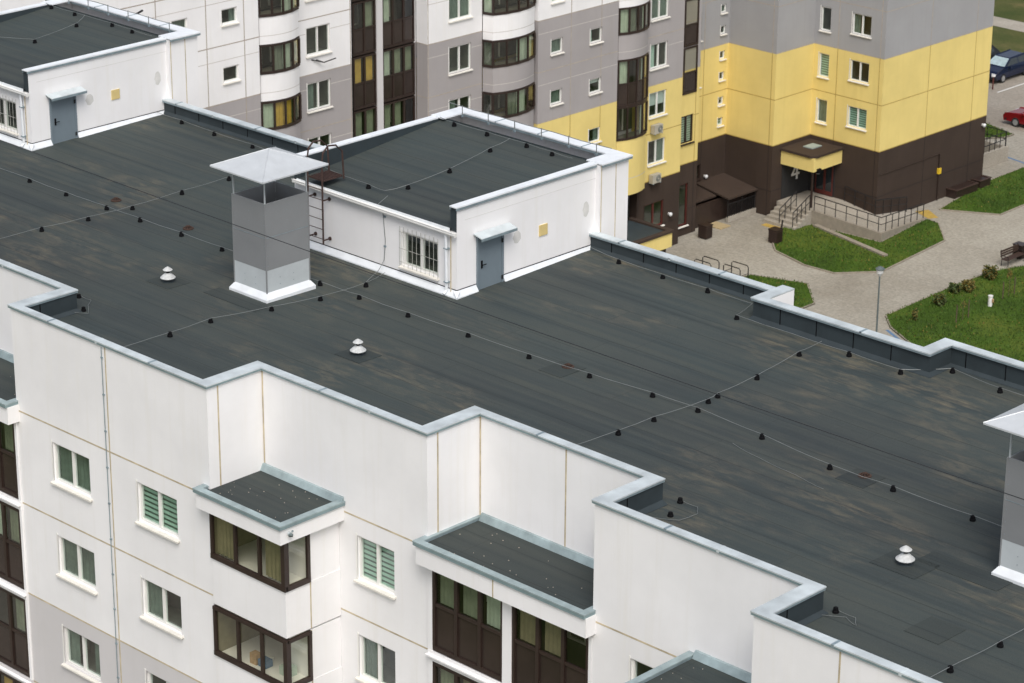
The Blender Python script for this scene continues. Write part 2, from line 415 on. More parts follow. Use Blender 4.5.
def window(parent, o, pl, u0, u1, z0, z1, n=2, fr=None, style='curtain_g', sill=True, bars=False, mid=None, open_=False):
    """framed window set in an opening u0..u1, z0..z1: frame > pane, sill, curtain / blind"""
    fr = fr or M['pvc']; w = .065
    mb = MB()
    if not bars:
        pass
    fbox(mb, o, pl, u0, u1, -.16, -.07, z1-w, z1, fr); fbox(mb, o, pl, u0, u1, -.16, -.07, z0, z0+w, fr)
    us = [u0+w/2]+[u0+(u1-u0)*(mid if (mid and n == 2) else k/n) for k in range(1, n)]+[u1-w/2]
    for u in us: fbox(mb, o, pl, u-w/2-(.012 if u not in (us[0], us[-1]) else 0), u+w/2+(.012 if u not in (us[0], us[-1]) else 0), -.158, -.066, z0+w, z1-w, fr)
    # thin outer trim in the reveal
    fbox(mb, o, pl, u0-.05, u0, -.01, .012, z0, z1+.05, fr if fr is M['pvc'] else M['bframe'])
    wd = mb.build('window', parent)
    g = MB()
    g.quad([FP(o, pl, u0+w, -.115, z0+w), FP(o, pl, u1-w, -.115, z0+w), FP(o, pl, u1-w, -.115, z1-w), FP(o, pl, u0+w, -.115, z1-w)], M['glass'] if fr is not M['bframe'] else M['glass_br'])
    g.build('pane', wd)
    if sill:
        s = MB(); e = .07
        c = [(u0-e, .10, -.03), (u1+e, .10, -.03), (u1+e, -.06, 0), (u0-e, -.06, 0)]
        s.hexa([FP(o, pl, u, d, z0+dz-.05) for u, d, dz in c], [FP(o, pl, u, d, z0+dz) for u, d, dz in c], M['sill'] if fr is not M['bframe'] else fr)
        s.build('sill', wd)
    cu = MB(); h = z1-z0
    if style.startswith('blind_w'):
        a = random.uniform(.3, .7)
        cu.quad([FP(o, pl, u0, -.22, z1-h*a), FP(o, pl, u1, -.22, z1-h*a), FP(o, pl, u1, -.22, z1), FP(o, pl, u0, -.22, z1)], M['blind_w'])
        cu.build('roller_blind', wd)
    elif style.startswith('blind'):
        k = int(h/.135)
        for q in range(k):
            zz = z1-(q+.5)*h/k
            cu.quad([FP(o, pl, u0, -.180, zz-.04), FP(o, pl, u1, -.180, zz-.04), FP(o, pl, u1, -.185, zz+.04), FP(o, pl, u0, -.185, zz+.04)], M['blind'])
        cu.quad([FP(o, pl, u0, -.21, z0), FP(o, pl, u1, -.21, z0), FP(o, pl, u1, -.21, z1), FP(o, pl, u0, -.21, z1)], M['curtain_g'])
        cu.build('blind', wd)
    elif style != 'dark':
        parts = {'L': [(u0, u0+(u1-u0)*.36)], 'R': [(u1-(u1-u0)*.4, u1)], 'B': [(u0, u0+(u1-u0)*.3), (u1-(u1-u0)*.3, u1)]}.get(style[-1], [(u0, u1)])
        mt = M[style.rstrip('LRB') if style[-1] in 'LRB' else style]
        for a, b in parts:
            nn = max(6, int((b-a)/.05)); pv = None
            for q in range(nn+1):
                u = a+(b-a)*q/nn; d = -.20+.025*math.sin(q*1.9+a*7)+.02*math.sin(q*.7)
                cv = (FP(o, pl, u, d, z0+.02), FP(o, pl, u, d, z1))
                if pv: cu.quad([pv[0], cv[0], cv[1], pv[1]], mt)
                pv = cv
        cu.build('curtain', wd)
    if bars:
        b = MB()
        nb = 9
        for q in range(nb+1):
            u = u0-.06+(u1-u0+.12)*q/nb
            b.tube([FP(o, pl, u, .045, z0-.02), FP(o, pl, u, .045, z1+.14)], .007, M['grille'], 5)
        for zz in (z0+.12, (z0+z1)/2, z1-.02):
            b.tube([FP(o, pl, u0-.08, .05, zz), FP(o, pl, u1+.08, .05, zz)], .007, M['grille'], 5)
        b.build('grille', wd)
    return wd

def loggia(parent, o, pl, u0, u1, z0, z1, ncol, zr, styles='', closed=True, fw=.085, mid_open=None):
    """brown framed glazing one storey high, solid tinted panels below the rail zr"""
    mb = MB(); fr = M['bframe']
    fbox(mb, o, pl, u0, u1, -.06, .03, z0, z0+fw+.04, fr); fbox(mb, o, pl, u0, u1, -.06, .03, z1-fw, z1, fr)
    fbox(mb, o, pl, u0+fw, u1-fw, -.05, .02, zr-.04, zr+.04, fr)
    us = [u0+(u1-u0)*k/ncol for k in range(ncol+1)]
    for k, u in enumerate(us):
        a = u if k == 0 else (u-fw if k == ncol else u-fw/2-.012)
        b = a+fw+(.024 if 0 < k < ncol else 0)
        fbox(mb, o, pl, a, b, -.055, .034, z0+fw+.04, z1-fw, fr)
    wd = mb.build('glazed_loggia', parent)
    g = MB(); g.quad([FP(o, pl, u0+.02, -.02, zr), FP(o, pl, u1-.02, -.02, zr), FP(o, pl, u1-.02, -.02, z1-.03), FP(o, pl, u0+.02, -.02, z1-.03)], M['glass_br']); g.build('pane', wd)
    p = MB(); fbox(p, o, pl, u0+.02, u1-.02, -.045, -.02, z0+.03, zr, M['bpanel']); p.build('panel', wd)
    r = MB()
    d = -1.3
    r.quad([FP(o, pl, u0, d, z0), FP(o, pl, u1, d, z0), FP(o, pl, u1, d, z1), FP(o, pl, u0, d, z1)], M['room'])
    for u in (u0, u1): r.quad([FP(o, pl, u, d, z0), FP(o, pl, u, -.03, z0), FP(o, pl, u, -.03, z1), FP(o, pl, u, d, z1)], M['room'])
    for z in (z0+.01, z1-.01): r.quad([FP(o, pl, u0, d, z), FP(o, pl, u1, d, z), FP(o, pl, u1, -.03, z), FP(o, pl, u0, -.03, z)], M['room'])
    # the flat's own white window frame on the back wall of the loggia
    a = u0+(u1-u0)*.25
    for q in (0, .7, 1.4): fbox(r, o, pl, a+q*.8, a+q*.8+.07, d, d+.05, zr-.1, z1-.4, M['pvc'])
    fbox(r, o, pl, a, a+1.2, d, d+.05, zr-.17, zr-.1, M['pvc'])
    r.build('back_wall', wd)
    for k, ch in enumerate(styles):
        if ch == '.': continue
        mt = {'t': M['curtain_t'], 'w': M['curtain_w'], 'y': M['curtain_y'], 'g': M['curtain_l'], 'b': M['blind_w']}[ch]
        a, b = us[k]+.09, us[k+1]-.09; c = MB(); pv = None
        for q in range(15):
            u = a+(b-a)*q/14; dd = -.16+.008*math.sin(q*2.1+k)
            cv = (FP(o, pl, u, dd, zr), FP(o, pl, u, dd, z1-.05))
            if pv: c.quad([pv[0], cv[0], cv[1], pv[1]], mt)
            pv = cv
        c.build('curtain', wd)
    return wd

def offset_path(path, wx, wy):
    """inner (left-hand) corner points of an axis aligned polyline; wx width of runs along X, wy of runs along Y"""
    out = []
    dirs = [(1 if b[0] > a[0] else -1 if b[0] < a[0] else 0, 1 if b[1] > a[1] else -1 if b[1] < a[1] else 0) for a, b in zip(path, path[1:])]
    for i, p in enumerate(path):
        x, y = p
        for d in {dirs[max(0, i-1)], dirs[min(len(dirs)-1, i)]}:
            if d[0]: y += d[0]*wx
            else: x -= d[1]*wy
        out.append((x, y))
    return out

def ring(mb, A, B, z0, z1, mat):
    for (a, b, c, d) in zip(A, A[1:], B[1:], B):
        mb.hexa([(*a, z0), (*b, z0), (*c, z0), (*d, z0)], [(*a, z1), (*b, z1), (*c, z1), (*d, z1)], mat)

def coping(name, parent, path, wx, wy, z, over=.06, th=.035, drop=.09, lap=2.0, inner_over=.03):
    """folded sheet metal coping on a wall top: slab, front drip, lap strips; path = outer drip line"""
    mb = MB()
    A = path; B = offset_path(path, wx, wy)
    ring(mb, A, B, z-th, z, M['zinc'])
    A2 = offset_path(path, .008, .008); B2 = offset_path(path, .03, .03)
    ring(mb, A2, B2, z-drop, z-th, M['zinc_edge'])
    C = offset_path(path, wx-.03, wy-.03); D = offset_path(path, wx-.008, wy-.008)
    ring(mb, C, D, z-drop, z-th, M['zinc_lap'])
    for (a, b, c, d) in zip(A, A[1:], B[1:], B):
        L = math.hypot(b[0]-a[0], b[1]-a[1])
        if L < 2.6: continue
        n = int(L/lap)
        ux, uy = (b[0]-a[0])/L, (b[1]-a[1])/L
        for k in range(1, n):
            t = k*lap+random.uniform(-.25, .25)
            w = wx if abs(ux) > .5 else wy
            p = (a[0]+ux*t, a[1]+uy*t); q = (p[0]-uy*w, p[1]+ux*w)
            e = .035
            pts = [(p[0]-ux*e+uy*.003, p[1]-uy*e-ux*.003), (p[0]+ux*e+uy*.003, p[1]+uy*e-ux*.003), (q[0]+ux*e, q[1]+uy*e), (q[0]-ux*e, q[1]-uy*e)]
            mb.hexa([(*v, z-drop+.01) for v in pts], [(*v, z+.006) for v in pts], M['zinc_lap'] if k % 2 else M['zinc'])
    return mb.build(name, parent)

# ------------------------------------------------------------------ roof slope
def zr(y):
    if y < 2: return 0.
    if y < 8.9: return -.12*(y-2)/6.9
    if y < 15.5: return -.12*(15.5-y)/6.6
    return 0.

# ================================================================== NEAR BUILDING
NB = thing('apartment_building', (8., 8., ZG), 'white panel apartment block in the foreground with a stepped facade and broad dark felt roof', 'building')
XL, XR = -34., 36.
ZC = .652
front = [(XL, 1.83), (-3.11, 1.83), (-3.11, 0), (5.24, 0), (5.24, 1.83), (11.33, 1.83), (11.33, 3.64), (16.76, 3.64), (16.76, 1.8), (22.95, 1.8), (22.95, 0), (XR, 0)]
back = [(XR, 16.0), (16.4, 16.0), (16.4, 15.05), (11.2, 15.05), (11.2, 16.2), (XL, 16.2)]
back_hi = back[:4]+[(11.2, 16.15)]
back_lo = [(10.78, 16.2), (XL, 16.2)]
ZL = .50
loop = front+back

# roof deck
mb = MB()
fi = offset_path(front, .14, .14); bi = offset_path(back, .14, .14)
xs = sorted({p[0] for p in fi+bi})
def yf(x):
    for a, b in zip(fi, fi[1:]):
        if a[0] < x < b[0]: return a[1]
def yb(x):
    for a, b in zip(bi, bi[1:]):
        if b[0] < x < a[0]: return a[1]
for a, b in zip(xs, xs[1:]):
    m = (a+b)/2; y0, y1 = yf(m), yb(m)
    ys = [y0]+[y for y in (2., 8.9, 15.5) if y0 < y < y1]+[y1]
    for c, d in zip(ys, ys[1:]):
        mb.quad([(a, c, zr(c)), (b, c, zr(c)), (b, d, zr(d)), (a, d, zr(d))], M['felt'])
roof = mb.build('roof', NB)
# darker rectangular felt patches, lying on the deck
for (x, y, sx, sy) in [(-2.97, 5.45, .5, .42), (5.03, 5.4, .48, .42), (23.06, 5.33, .62, .5), (25.5, 3.1, .45, .5), (9.48, 8.6, .4, .5), (19.38, 8.5, .42, .45), (24.2, 6.0, 1.1, .35), (-.5, 5.9, 1.1, .3)]:
    mb = MB()
    mb.hexa([(x-sx, y-sy, zr(y-sy)-.01), (x+sx, y-sy, zr(y-sy)-.01), (x+sx, y+sy, zr(y+sy)-.01), (x-sx, y+sy, zr(y+sy)-.01)],
            [(x-sx, y-sy, zr(y-sy)+.012), (x+sx, y-sy, zr(y-sy)+.012), (x+sx, y+sy, zr(y+sy)+.012), (x-sx, y+sy, zr(y+sy)+.012)], M['felt_patch'])
    mb.build('felt_patch', roof)

# parapet (felt-clad inner faces) and coping
mb = MB()
for path, zc_ in ((front, ZC), (back_hi, ZC), (back_lo, ZL)):
    A = offset_path(path, .12, .12); B = offset_path(path, .22, .38)
    ring(mb, A, B, -.3, zc_-.04, M['felt_dark'])
    # felt fillet at the foot of the parapet
    C = offset_path(path, .22, .38); D = offset_path(path, .31, .47)
    for (a, b, c, d) in zip(C, C[1:], D[1:], D):
        mb.hexa([(*a, -.1), (*b, -.1), (*c, -.1), (*d, -.1)], [(*a, .10), (*b, .10), (*c, zr(c[1])+.012), (*d, zr(d[1])+.012)], M['felt_dark'])
# vertical welts in the inner cladding
for path, zc_ in ((back_hi, ZC), (back_lo, ZL), (front, ZC)):
    B = offset_path(path, .22, .38)
    for a, b in zip(B, B[1:]):
        L = math.hypot(b[0]-a[0], b[1]-a[1])
        if L < 1.2: continue
        ux, uy = (b[0]-a[0])/L, (b[1]-a[1])/L
        for k in range(1, int(L/1.25)+1):
            p = (a[0]+ux*k*1.25, a[1]+uy*k*1.25); e = .012
            if k*1.25 > L-.1: continue
            pts = [(p[0]-ux*e, p[1]-uy*e), (p[0]+ux*e, p[1]+uy*e), (p[0]+ux*e-uy*.012, p[1]+uy*e+ux*.012), (p[0]-ux*e-uy*.012, p[1]-uy*e+ux*.012)]
            mb.hexa([(*v, .08) for v in pts], [(*v, zc_-.06) for v in pts], M['black'])
par = mb.build('parapet', NB)
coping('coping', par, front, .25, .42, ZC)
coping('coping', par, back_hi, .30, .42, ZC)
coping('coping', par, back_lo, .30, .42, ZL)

# facade walls
ZJ = [-2.446-2.8*k for k in range(0, 8)]
GB = [(ZJ[2], M['white2']), (5, M['white'])]
WT = ZC-.04
front_windows = []   # (plane, u0,u1,z0,z1,style)
for k in range(7):
    o = -2.8*k
    front_windows += [(.06, -1.5, .12, -4.09+o, -2.93+o), (.06, 2.17, 3.80, -4.09+o, -2.96+o), (1.89, 8.72, 10.07, -4.17+o, -2.95+o)]
    front_windows += [(1.86, 18.02, 19.5, -4.15+o, -2.98+o), (.06, 26.5, 28.1, -4.09+o, -2.95+o)]
styles = {0: ['curtain_g', 'blind', 'blind', 'dark', 'dark'], 1: ['curtain_g', 'curtain_gL', 'curtain_gL', 'dark', 'blind'], 2: ['curtain_gB', 'dark', 'curtain_gB', 'dark', 'dark']}
win_objs = []
def wall_run(a, b, name='wall'):
    mb = MB()
    (x0, y0), (x1, y1) = a, b
    if y0 == y1:
        pl = y0+.06
        # inset the ends so that corners close
        i = loop.index(a); pv = loop[i-1]; nx = loop[(i+2) % len(loop)]
        u0 = x0+(.06 if (pv[1] > y0) else (-.06 if pv[1] < y0 else 0)) if pv[0] == x0 else x0
        u1 = x1+(-.06 if (nx[1] > y1) else (.06 if nx[1] < y1 else 0)) if nx[0] == x1 else x1
        hs = [w[1:] for w in front_windows if abs(w[0]-pl) < .04 and u0 < w[1] and w[2] < u1 and w[3] > ZG+.6]
        if pv[1] > y0 and 0: pass
        ju = [u0+.03] if (pv[0] == x0 and pv[1] < y0) else []
        ju += [j for j in (1.056, 14.2, 25.3, 8.23-8.23-9.0) if u0 < j < u1]
        if x0 < -4: hs = []
        facade(mb, 'f', pl, u0, u1, ZG, WT, GB, hs, ZJ, ju)
        return mb, pl, hs
    o = 'r' if y1 > y0 else 'l'
    pl = x0+(-.06 if o == 'r' else .06)
    facade(mb, o, pl, min(y0, y1)+.06, max(y0, y1)+.06, ZG, WT, GB, [], ZJ, [min(y0, y1)+.42])
    return mb, pl, []
for a, b in zip(front, front[1:]):
    mb, pl, hs = wall_run(a, b)
    wl = mb.build('wall', NB)
    for h in hs:
        k = int(round((-4.09-h[2])/2.8)); col = [1 if 2 < h[0] < 3 else 2 if 8 < h[0] < 9 else 3 if 18 < h[0] < 19 else 4 if h[0] > 26 else 0][0]
        st = styles.get(k, ['dark', 'curtain_gR', 'curtain_gL', 'dark', 'dark'])[col]
        window(NB, 'f', pl, h[0], h[1], h[2], h[3], 2, None, st)
# back and end walls, plain render
mb = MB()
for a, b in zip(back, back[1:]):
    (x0, y0), (x1, y1) = a, b
    if y0 == y1: facade(mb, 'b', y0-.06, min(x0, x1), max(x0, x1), ZG, WT if y0 < 16.1 else ZL-.04, GB, [], ZJ, [])
    else: facade(mb, 'l' if y1 < y0 else 'r', x0+(.0), min(y0, y1), max(y0, y1)-.06, ZG, WT, GB, [], ZJ, [])
facade(mb, 'l', XL, 1.8, 16, ZG, WT, GB); facade(mb, 'r', XR, 0, 16, ZG, WT, GB)
mb.build('rear_wall', NB)
# little pins and rain pipe beside the vertical joints
mb = MB()
for x, y in ((1.0, .06), ):
    mb.tube([(x-.06, y-.03, ZG), (x-.06, y-.03, WT-.1)], .012, M['zinc_lap'], 5)
    for k in range(24): mb.box(x-.09, x-.03, y-.045, y+.004, .2-k*1.05, .24-k*1.05, M['zinc_lap'])
mb.build('earthing_strip', NB)

# ---- small flat roof on balcony stacks
def flat_roof(parent, x0, x1, y0, y1, z, dark_gap=None, back_wall=True):
    """felt tray with zinc rim; y1 is the house wall behind"""
    mb = MB()
    mb.quad([(x0+.1, y0+.1, z-.09), (x1-.1, y0+.1, z-.09), (x1-.1, y1, z-.09), (x0+.1, y1, z-.09)], M['felt_clean'])
    rf = mb.build('felt_roof', parent)
    for _ in range(1): pass
    cb = MB(); w = .2
    path = [(x0, y1), (x0, y0), (x1, y0), (x1, y1)]
    A = path; B = [(x0+w, y1), (x0+w, y0+w), (x1-w, y0+w), (x1-w, y1)]
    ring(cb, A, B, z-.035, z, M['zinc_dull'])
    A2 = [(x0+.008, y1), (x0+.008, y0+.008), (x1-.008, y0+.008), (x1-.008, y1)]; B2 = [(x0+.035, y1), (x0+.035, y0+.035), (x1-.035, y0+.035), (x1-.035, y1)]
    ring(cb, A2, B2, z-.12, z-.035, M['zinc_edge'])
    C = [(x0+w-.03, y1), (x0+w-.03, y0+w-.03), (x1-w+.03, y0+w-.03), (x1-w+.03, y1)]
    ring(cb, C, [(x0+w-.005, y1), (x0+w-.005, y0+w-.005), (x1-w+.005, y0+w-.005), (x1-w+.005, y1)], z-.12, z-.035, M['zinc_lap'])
    # flashing turned up the wall behind
    cb.hexa([(x0+w+.01, y1-.14, z-.08), (x1-.05, y1-.14, z-.08), (x1-.05, y1+.0, z-.08), (x0+w+.01, y1+.0, z-.08)],
            [(x0+w+.01, y1-.05, z+.085), (x1-.05, y1-.05, z+.085), (x1-.05, y1+.0, z+.10), (x0+w+.01, y1+.0, z+.10)], M['zinc_dull'])
    cb.build('coping', rf)
    db = MB()
    for _ in range(26):
        x = random.uniform(x0+.3, x1-.3); y = random.uniform(y0+.3, y1-.2); s = random.uniform(.006, .014)
        db.hexa([(x-s, y-s, z-.09), (x+s, y-s, z-.09), (x+s, y+s, z-.09), (x-s, y+s, z-.09)], [(x-s*.5, y-s*.5, z-.075), (x+s*.5, y-s*.5, z-.075), (x+s*.4, y+s*.5, z-.075), (x-s*.5, y+s*.4, z-.075)], M['concrete'])
    db.build('debris', rf)
    return rf

ZB = -2.14
# stack 1: corner balcony with a solid white breast wall
bx0, bx1, by0, by1 = 5.20, 8.06, .02, 1.89
b1 = MB()
b1.box(4.99, 8.24, -.26, 1.885, ZB-.55, ZB-.115, M['white'])
for k in range(7):
    zt = -4.12-2.8*k
    b1.box(bx0, bx1, by0, 1.885, zt-1.32, zt-.005, band_at(GB, zt-1))
    b1.box(bx0+2.0, bx1-.02, by0+.83, 1.885, zt+.001, zt+1.43, band_at(GB, zt))
for k in range(7):
    fbox(b1, 'r', bx1, .84, .88, -.005, .004, -5.44-2.8*k, -2.7-2.8*k, M['joint'])
    fbox(b1, 'r', bx1, .03, 1.88, -.005, .004, -5.30-2.8*k, -5.26-2.8*k, M['joint']) if k < 0 else None
bal = b1.build('balcony', NB)
flat_roof(bal, 4.93, 8.30, -.32, 1.885, ZB)
for k in range(3):
    z0, z1 = -4.12-2.8*k, -2.70-2.8*k
    fr = MB(); f = M['bframe']; w = .085
    # front and side frames wrap the corner
    for zz0, zz1 in ((z0, z0+.13), (z1-.09, z1)):
        fbox(fr, 'f', by0, bx0, bx1+.04, -.05, .045, zz0, zz1, f); fbox(fr, 'r', bx1, by0+.0, by0+.83, -.05, .04, zz0, zz1-.001, f)
    for u in (bx0, bx0+.92, bx0+1.85): fbox(fr, 'f', by0, u, u+w, -.05, .035, z0+.13, z1-.09, f)
    fbox(fr, 'f', by0, bx1-.11, bx1+.035, -.11, .04, z0+.13, z1-.09, f)
    fbox(fr, 'r', bx1, by0+.74, by0+.83, -.05, .035, z0+.13, z1-.09, f)
    lb = fr.build('balcony_window', NB)
    g = MB()
    g.quad([(bx0+.05, by0+.02, z0+.1), (bx1-.05, by0+.02, z0+.1), (bx1-.05, by0+.02, z1-.05), (bx0+.05, by0+.02, z1-.05)], M['glass_br'])
    g.quad([(bx1-.02, by0+.05, z0+.1), (bx1-.02, by0+.78, z0+.1), (bx1-.02, by0+.78, z1-.05), (bx1-.02, by0+.05, z1-.05)], M['glass_br'])
    g.build('pane', lb)
    r = MB()
    r.quad([(bx0, 1.8, z0), (bx1-.1, 1.8, z0), (bx1-.1, 1.8, z1), (bx0, 1.8, z1)], M['room'])
    r.quad([(bx0+.01, by0, z0), (bx0+.01, 1.8, z0), (bx0+.01, 1.8, z1), (bx0+.01, by0, z1)], M['curtain_t'])
    # the window of the room behind
    for u in (6.9, 7.35, 7.8): r.box(u, u+.07, 1.72, 1.79, z0+.1, z1-.1, M['pvc'])
    r.box(6.9, 7.87, 1.70, 1.79, z0+.05, z0+.12, M['pvc'])
    if k != 0:
        for c_, (sx, sy, sz) in zip((M['curtain_w'], M['tan'], M['paintb'], M['signw']), ((.35, .3, .25), (.25, .2, .3), (.3, .25, .2), (.4, .3, .12))):
            x = random.uniform(6.0, 7.4); y = random.uniform(.25, .6)
            r.box(x, x+sx, y, y+sy, z0+.002, z0+sz, c_)
    r.build('balcony_interior', lb)
    if k == 0:
        c = MB()
        for a, b in ((bx0+.1, bx0+.8), (bx0+1.98, bx0+2.7)):
            pv = None
            for q in range(16):
                u = a+(b-a)*q/15; y = by0+.13+.02*math.sin(q*2)
                cv = ((u, y, z0+.12), (u, y, z1-.1))
                if pv: c.quad([pv[0], cv[0], cv[1], pv[1]], M['curtain_t'])
                pv = cv
        c.build('curtain', lb)

# stack 2: wide loggia of two bays between the steps; stack 0 its twin at the left edge; stack 3 at the lower edge
def wide_loggia(x0, x1, yfr, ywall, sty, nst=6, left_post=True, right_clip=0.):
    mb = MB()
    mb.box(x0-.08, x1+.10, yfr+.06, ywall-.005, ZB-.62, ZB-.115, M['white'])
    xm = (x0+x1)/2; yg = yfr+.42
    for k in range(nst):
        z0 = -5.17-2.8*k
        mb.box(x0, x1, yg-.05, ywall-.005, z0-.30, z0-.03, band_at(GB, z0))
        fbox(mb, 'f', yg-.05, x0, x1, 0, .10, z0-.16, z0-.125, M['white']) 
    mb.box(xm-.15, xm+.15, yg-.06, yg+.25, ZG, ZB-.6, M['white'])
    mb.box(x0+.004, x0+.16, yg-.04, yg+.25, ZG, ZB-.6, M['white'])
    mb.box(x1-.1, x1-.004, yg-.04, yg+.25, ZG, ZB-.6, M['white'])
    fbox(mb, 'f', yfr+.06, xm-.2, xm-.16, -.01, .004, ZB-.62, ZB-.05, M['joint'])
    st = mb.build('loggia_stack', NB)
    flat_roof(st, x0-.14, x1+.09, yfr, ywall-.005, ZB)
    for k in range(nst):
        z0 = -5.17-2.8*k; z1 = ZB-.63 if k == 0 else z0+2.47
        loggia(NB, 'f', yg, x0+.16, xm-.15, z0, z1, 3, z0+1.27, sty[2*k] if 2*k < len(sty) else '...')
        loggia(NB, 'f', yg, xm+.15, x1-.1, z0, z1, 3, z0+1.27, sty[2*k+1] if 2*k+1 < len(sty) else '...')
wide_loggia(11.31, 16.815, 1.46, 3.70, ['ggw', 'tt.', 'gt.', '.g.', 'w..', 't.g'])
wide_loggia(-8.52, -3.055, -.38, 1.89, ['...', '.gg', '...', '.wg', '...', 'g.g', '...', '.yg'])
# stack 3, balcony roof that climbs into the lower edge of the frame
b3 = MB()
b3.box(19.83, 22.94, -.29, 1.855, ZB-.55, ZB-.115, M['white'])
for k in range(7): b3.box(19.9, 22.94, -.2, 1.855, -4.12-2.8*k-1.32, -4.12-2.8*k, band_at(GB, -4-2.8*k))
bl3 = b3.build('balcony', NB)
flat_roof(bl3, 19.77, 23.0, -.35, 1.855, ZB)
for k in range(2):
    z0, z1 = -4.12-2.8*k, -2.70-2.8*k
    fr = MB()
    for zz0, zz1 in ((z0, z0+.13), (z1-.09, z1)): fbox(fr, 'f', -.2, 19.9, 22.94, -.05, .03, zz0, zz1, M['bframe'])
    for u in (19.9, 20.9, 21.9, 22.85): fbox(fr, 'f', -.2, u, u+.09, -.05, .028, z0+.13, z1-.09, M['bframe'])
    w_ = fr.build('balcony_window', NB)
    g = MB(); g.quad([(19.95, -.18, z0+.1), (22.9, -.18, z0+.1), (22.9, -.18, z1-.05), (19.95, -.18, z1-.05)], M['glass_br']); g.build('pane', w_)
    g = MB(); g.box(19.92, 22.9, 1.5, 1.8, z0, z1, M['room']); g.build('balcony_interior', w_)

# ================================================================== ROOFTOP HUTS
def hut():
    H = thing('rooftop_hut', (.3, 13.6, -.1), 'white rooftop stair hut in the middle of the roof beside the tall grey vent shaft', 'rooftop hut', 'stair huts on the roof')
    X0, X1, Y0, Y1 = -3.1, 3.69, 10.43, 16.15
    zt = 2.56
    def zh(y): return 1.95+(y-Y0)*.095
    W = M['white']
    mb = MB()
    door = (11.25, 12.22, -.2, 1.5, .4)
    facade(mb, 'r', X1, Y0, Y1, -.3, zt, [(9, W)], [door])
    wn = (1.48, 2.92, .32, 1.36)
    facade(mb, 'f', Y0, X0, X1, -.3, 1.84, [(9, W)], [wn])
    facade(mb, 'l', X0, Y0, Y1, -.3, zt, [(9, W)]); 
    # inner faces of the side parapets
    for xa, xb, mt in ((X1-.25, X1-.24, M['felt_dark']), (X0+.24, X0+.25, M['felt_dark'])):
        mb.hexa([(xa, Y0, zh(Y0)-.2), (xb, Y0, zh(Y0)-.2), (xb, Y1, zh(Y1)-.2), (xa, Y1, zh(Y1)-.2)], [(xa, Y0, zt), (xb, Y0, zt), (xb, Y1, zt), (xa, Y1, zt)], mt)
    for xa, xb in ((X1-.24, X1), (X0, X0+.24)):
        mb.quad([(xa, Y0, 1.84), (xb, Y0, 1.84), (xb, Y0, zt), (xa, Y0, zt)], M['felt_dark'])
    # rear stair tower block, runs down the courtyard side of the house
    bx0, bx1, by0, by1 = -3.1, 3.86, 16.15, 17.40
    facade(mb, 'r', bx1, by0, by1, ZG, zt, [(9, W)], [], [], [16.22, 16.85], jw=.03)
    facade(mb, 'f', by0, X1-.002, bx1, ZG, zt, [(9, W)]); facade(mb, 'b', by1, bx0, bx1, ZG, zt, [(9, W)]); facade(mb, 'l', bx0, by0, by1, ZG, zt, [(9, W)])
    mb.quad([(bx0, by0+.22, zh(Y1)-.1), (bx1, by0+.22, zh(Y1)-.1), (bx1, by0+.22, zt), (bx0, by0+.22, zt)], M['felt_dark'])
    # grey plaster patches, shape of their own
    for (y, z, a, b) in ((12.85, 1.12, .16, .19), (15.75, 1.28, .13, .24)):
        n = 14; mb.quad([FP('r', X1, y+a*math.cos(t*2*math.pi/n)*(1+.15*math.sin(t*3)), .003, z+b*math.sin(t*2*math.pi/n)) for t in range(n)], M['patch'])
    fbox(mb, 'r', X1, 10.75, 16.2, -.01, .003, 2.13, 2.145, M['patch'])
    mb.build('wall', H)
    mb = MB()
    n = 6
    for i in range(n):
        a = Y0-.08+(Y1+.25-Y0+.08)*i/n; b = Y0-.08+(Y1+.25-Y0+.08)*(i+1)/n
        mb.quad([(X0+.2, a, zh(a)), (X1-.2, a, zh(a)), (X1-.2, b, zh(b)), (X0+.2, b, zh(b))], M['felt_hut'])
    mb.box(X0+.2, X1-.2, Y0-.1, Y0-.075, zh(Y0)-.09, zh(Y0)-.004, M['zinc_white'])
    mb.build('roof', H)
    mb = MB()
    for xa, xb in ((X1-.22, X1+.06), (X0-.06, X0+.22)):
        mb.box(xa, xb, Y0-.07, Y1-.0, zt, zt+.04, M['zinc_white']); mb.box(xa+.005, xa+.03, Y0-.06, Y1-.01, zt-.07, zt, M['zinc_lap']); mb.box(xb-.03, xb-.005, Y0-.06, Y1-.01, zt-.07, zt, M['zinc_lap'])
    mb.box(bx0-.1, bx1+.1, by1-.38, by1+.08, zt+.02, zt+.06, M['zinc_white'])
    mb.box(bx1-.55, bx1+.1, Y1+.005, by1-.382, zt+.02, zt+.06, M['zinc_white']); mb.box(bx0-.1, bx0+.45, Y1+.005, by1-.382, zt+.02, zt+.06, M['zinc_white'])
    mb.box(bx0+.46, bx1-.56, by1-.375, by1-.35, zt-.05, zt+.02, M['zinc_lap'])
    mb.box(bx1+.07, bx1+.095, Y1+.01, by1+.07, zt-.05, zt+.02, M['zinc_lap'])
    for k in range(1, 4): mb.box(bx0+k*1.8, bx0+k*1.8+.05, by1-.385, by1+.104, zt+.03, zt+.066, M['zinc_lap'])
    mb.build('coping', H)
    # door with canopy and handle
    mb = MB()
    fbox(mb, 'r', X1, 11.28, 12.19, -.06, .03, -.19, 1.47, M['door'])
    for u0, u1, z0, z1 in ((11.2, 11.28, -.2, 1.53), (12.19, 12.27, -.2, 1.53), (11.28, 12.19, 1.47, 1.53)): fbox(mb, 'r', X1, u0, u1, -.05, .055, z0, z1, M['door'])
    fbox(mb, 'r', X1, 11.2, 12.27, .0, .16, -.24, -.16, M['door'])
    d = mb.build('door', H)
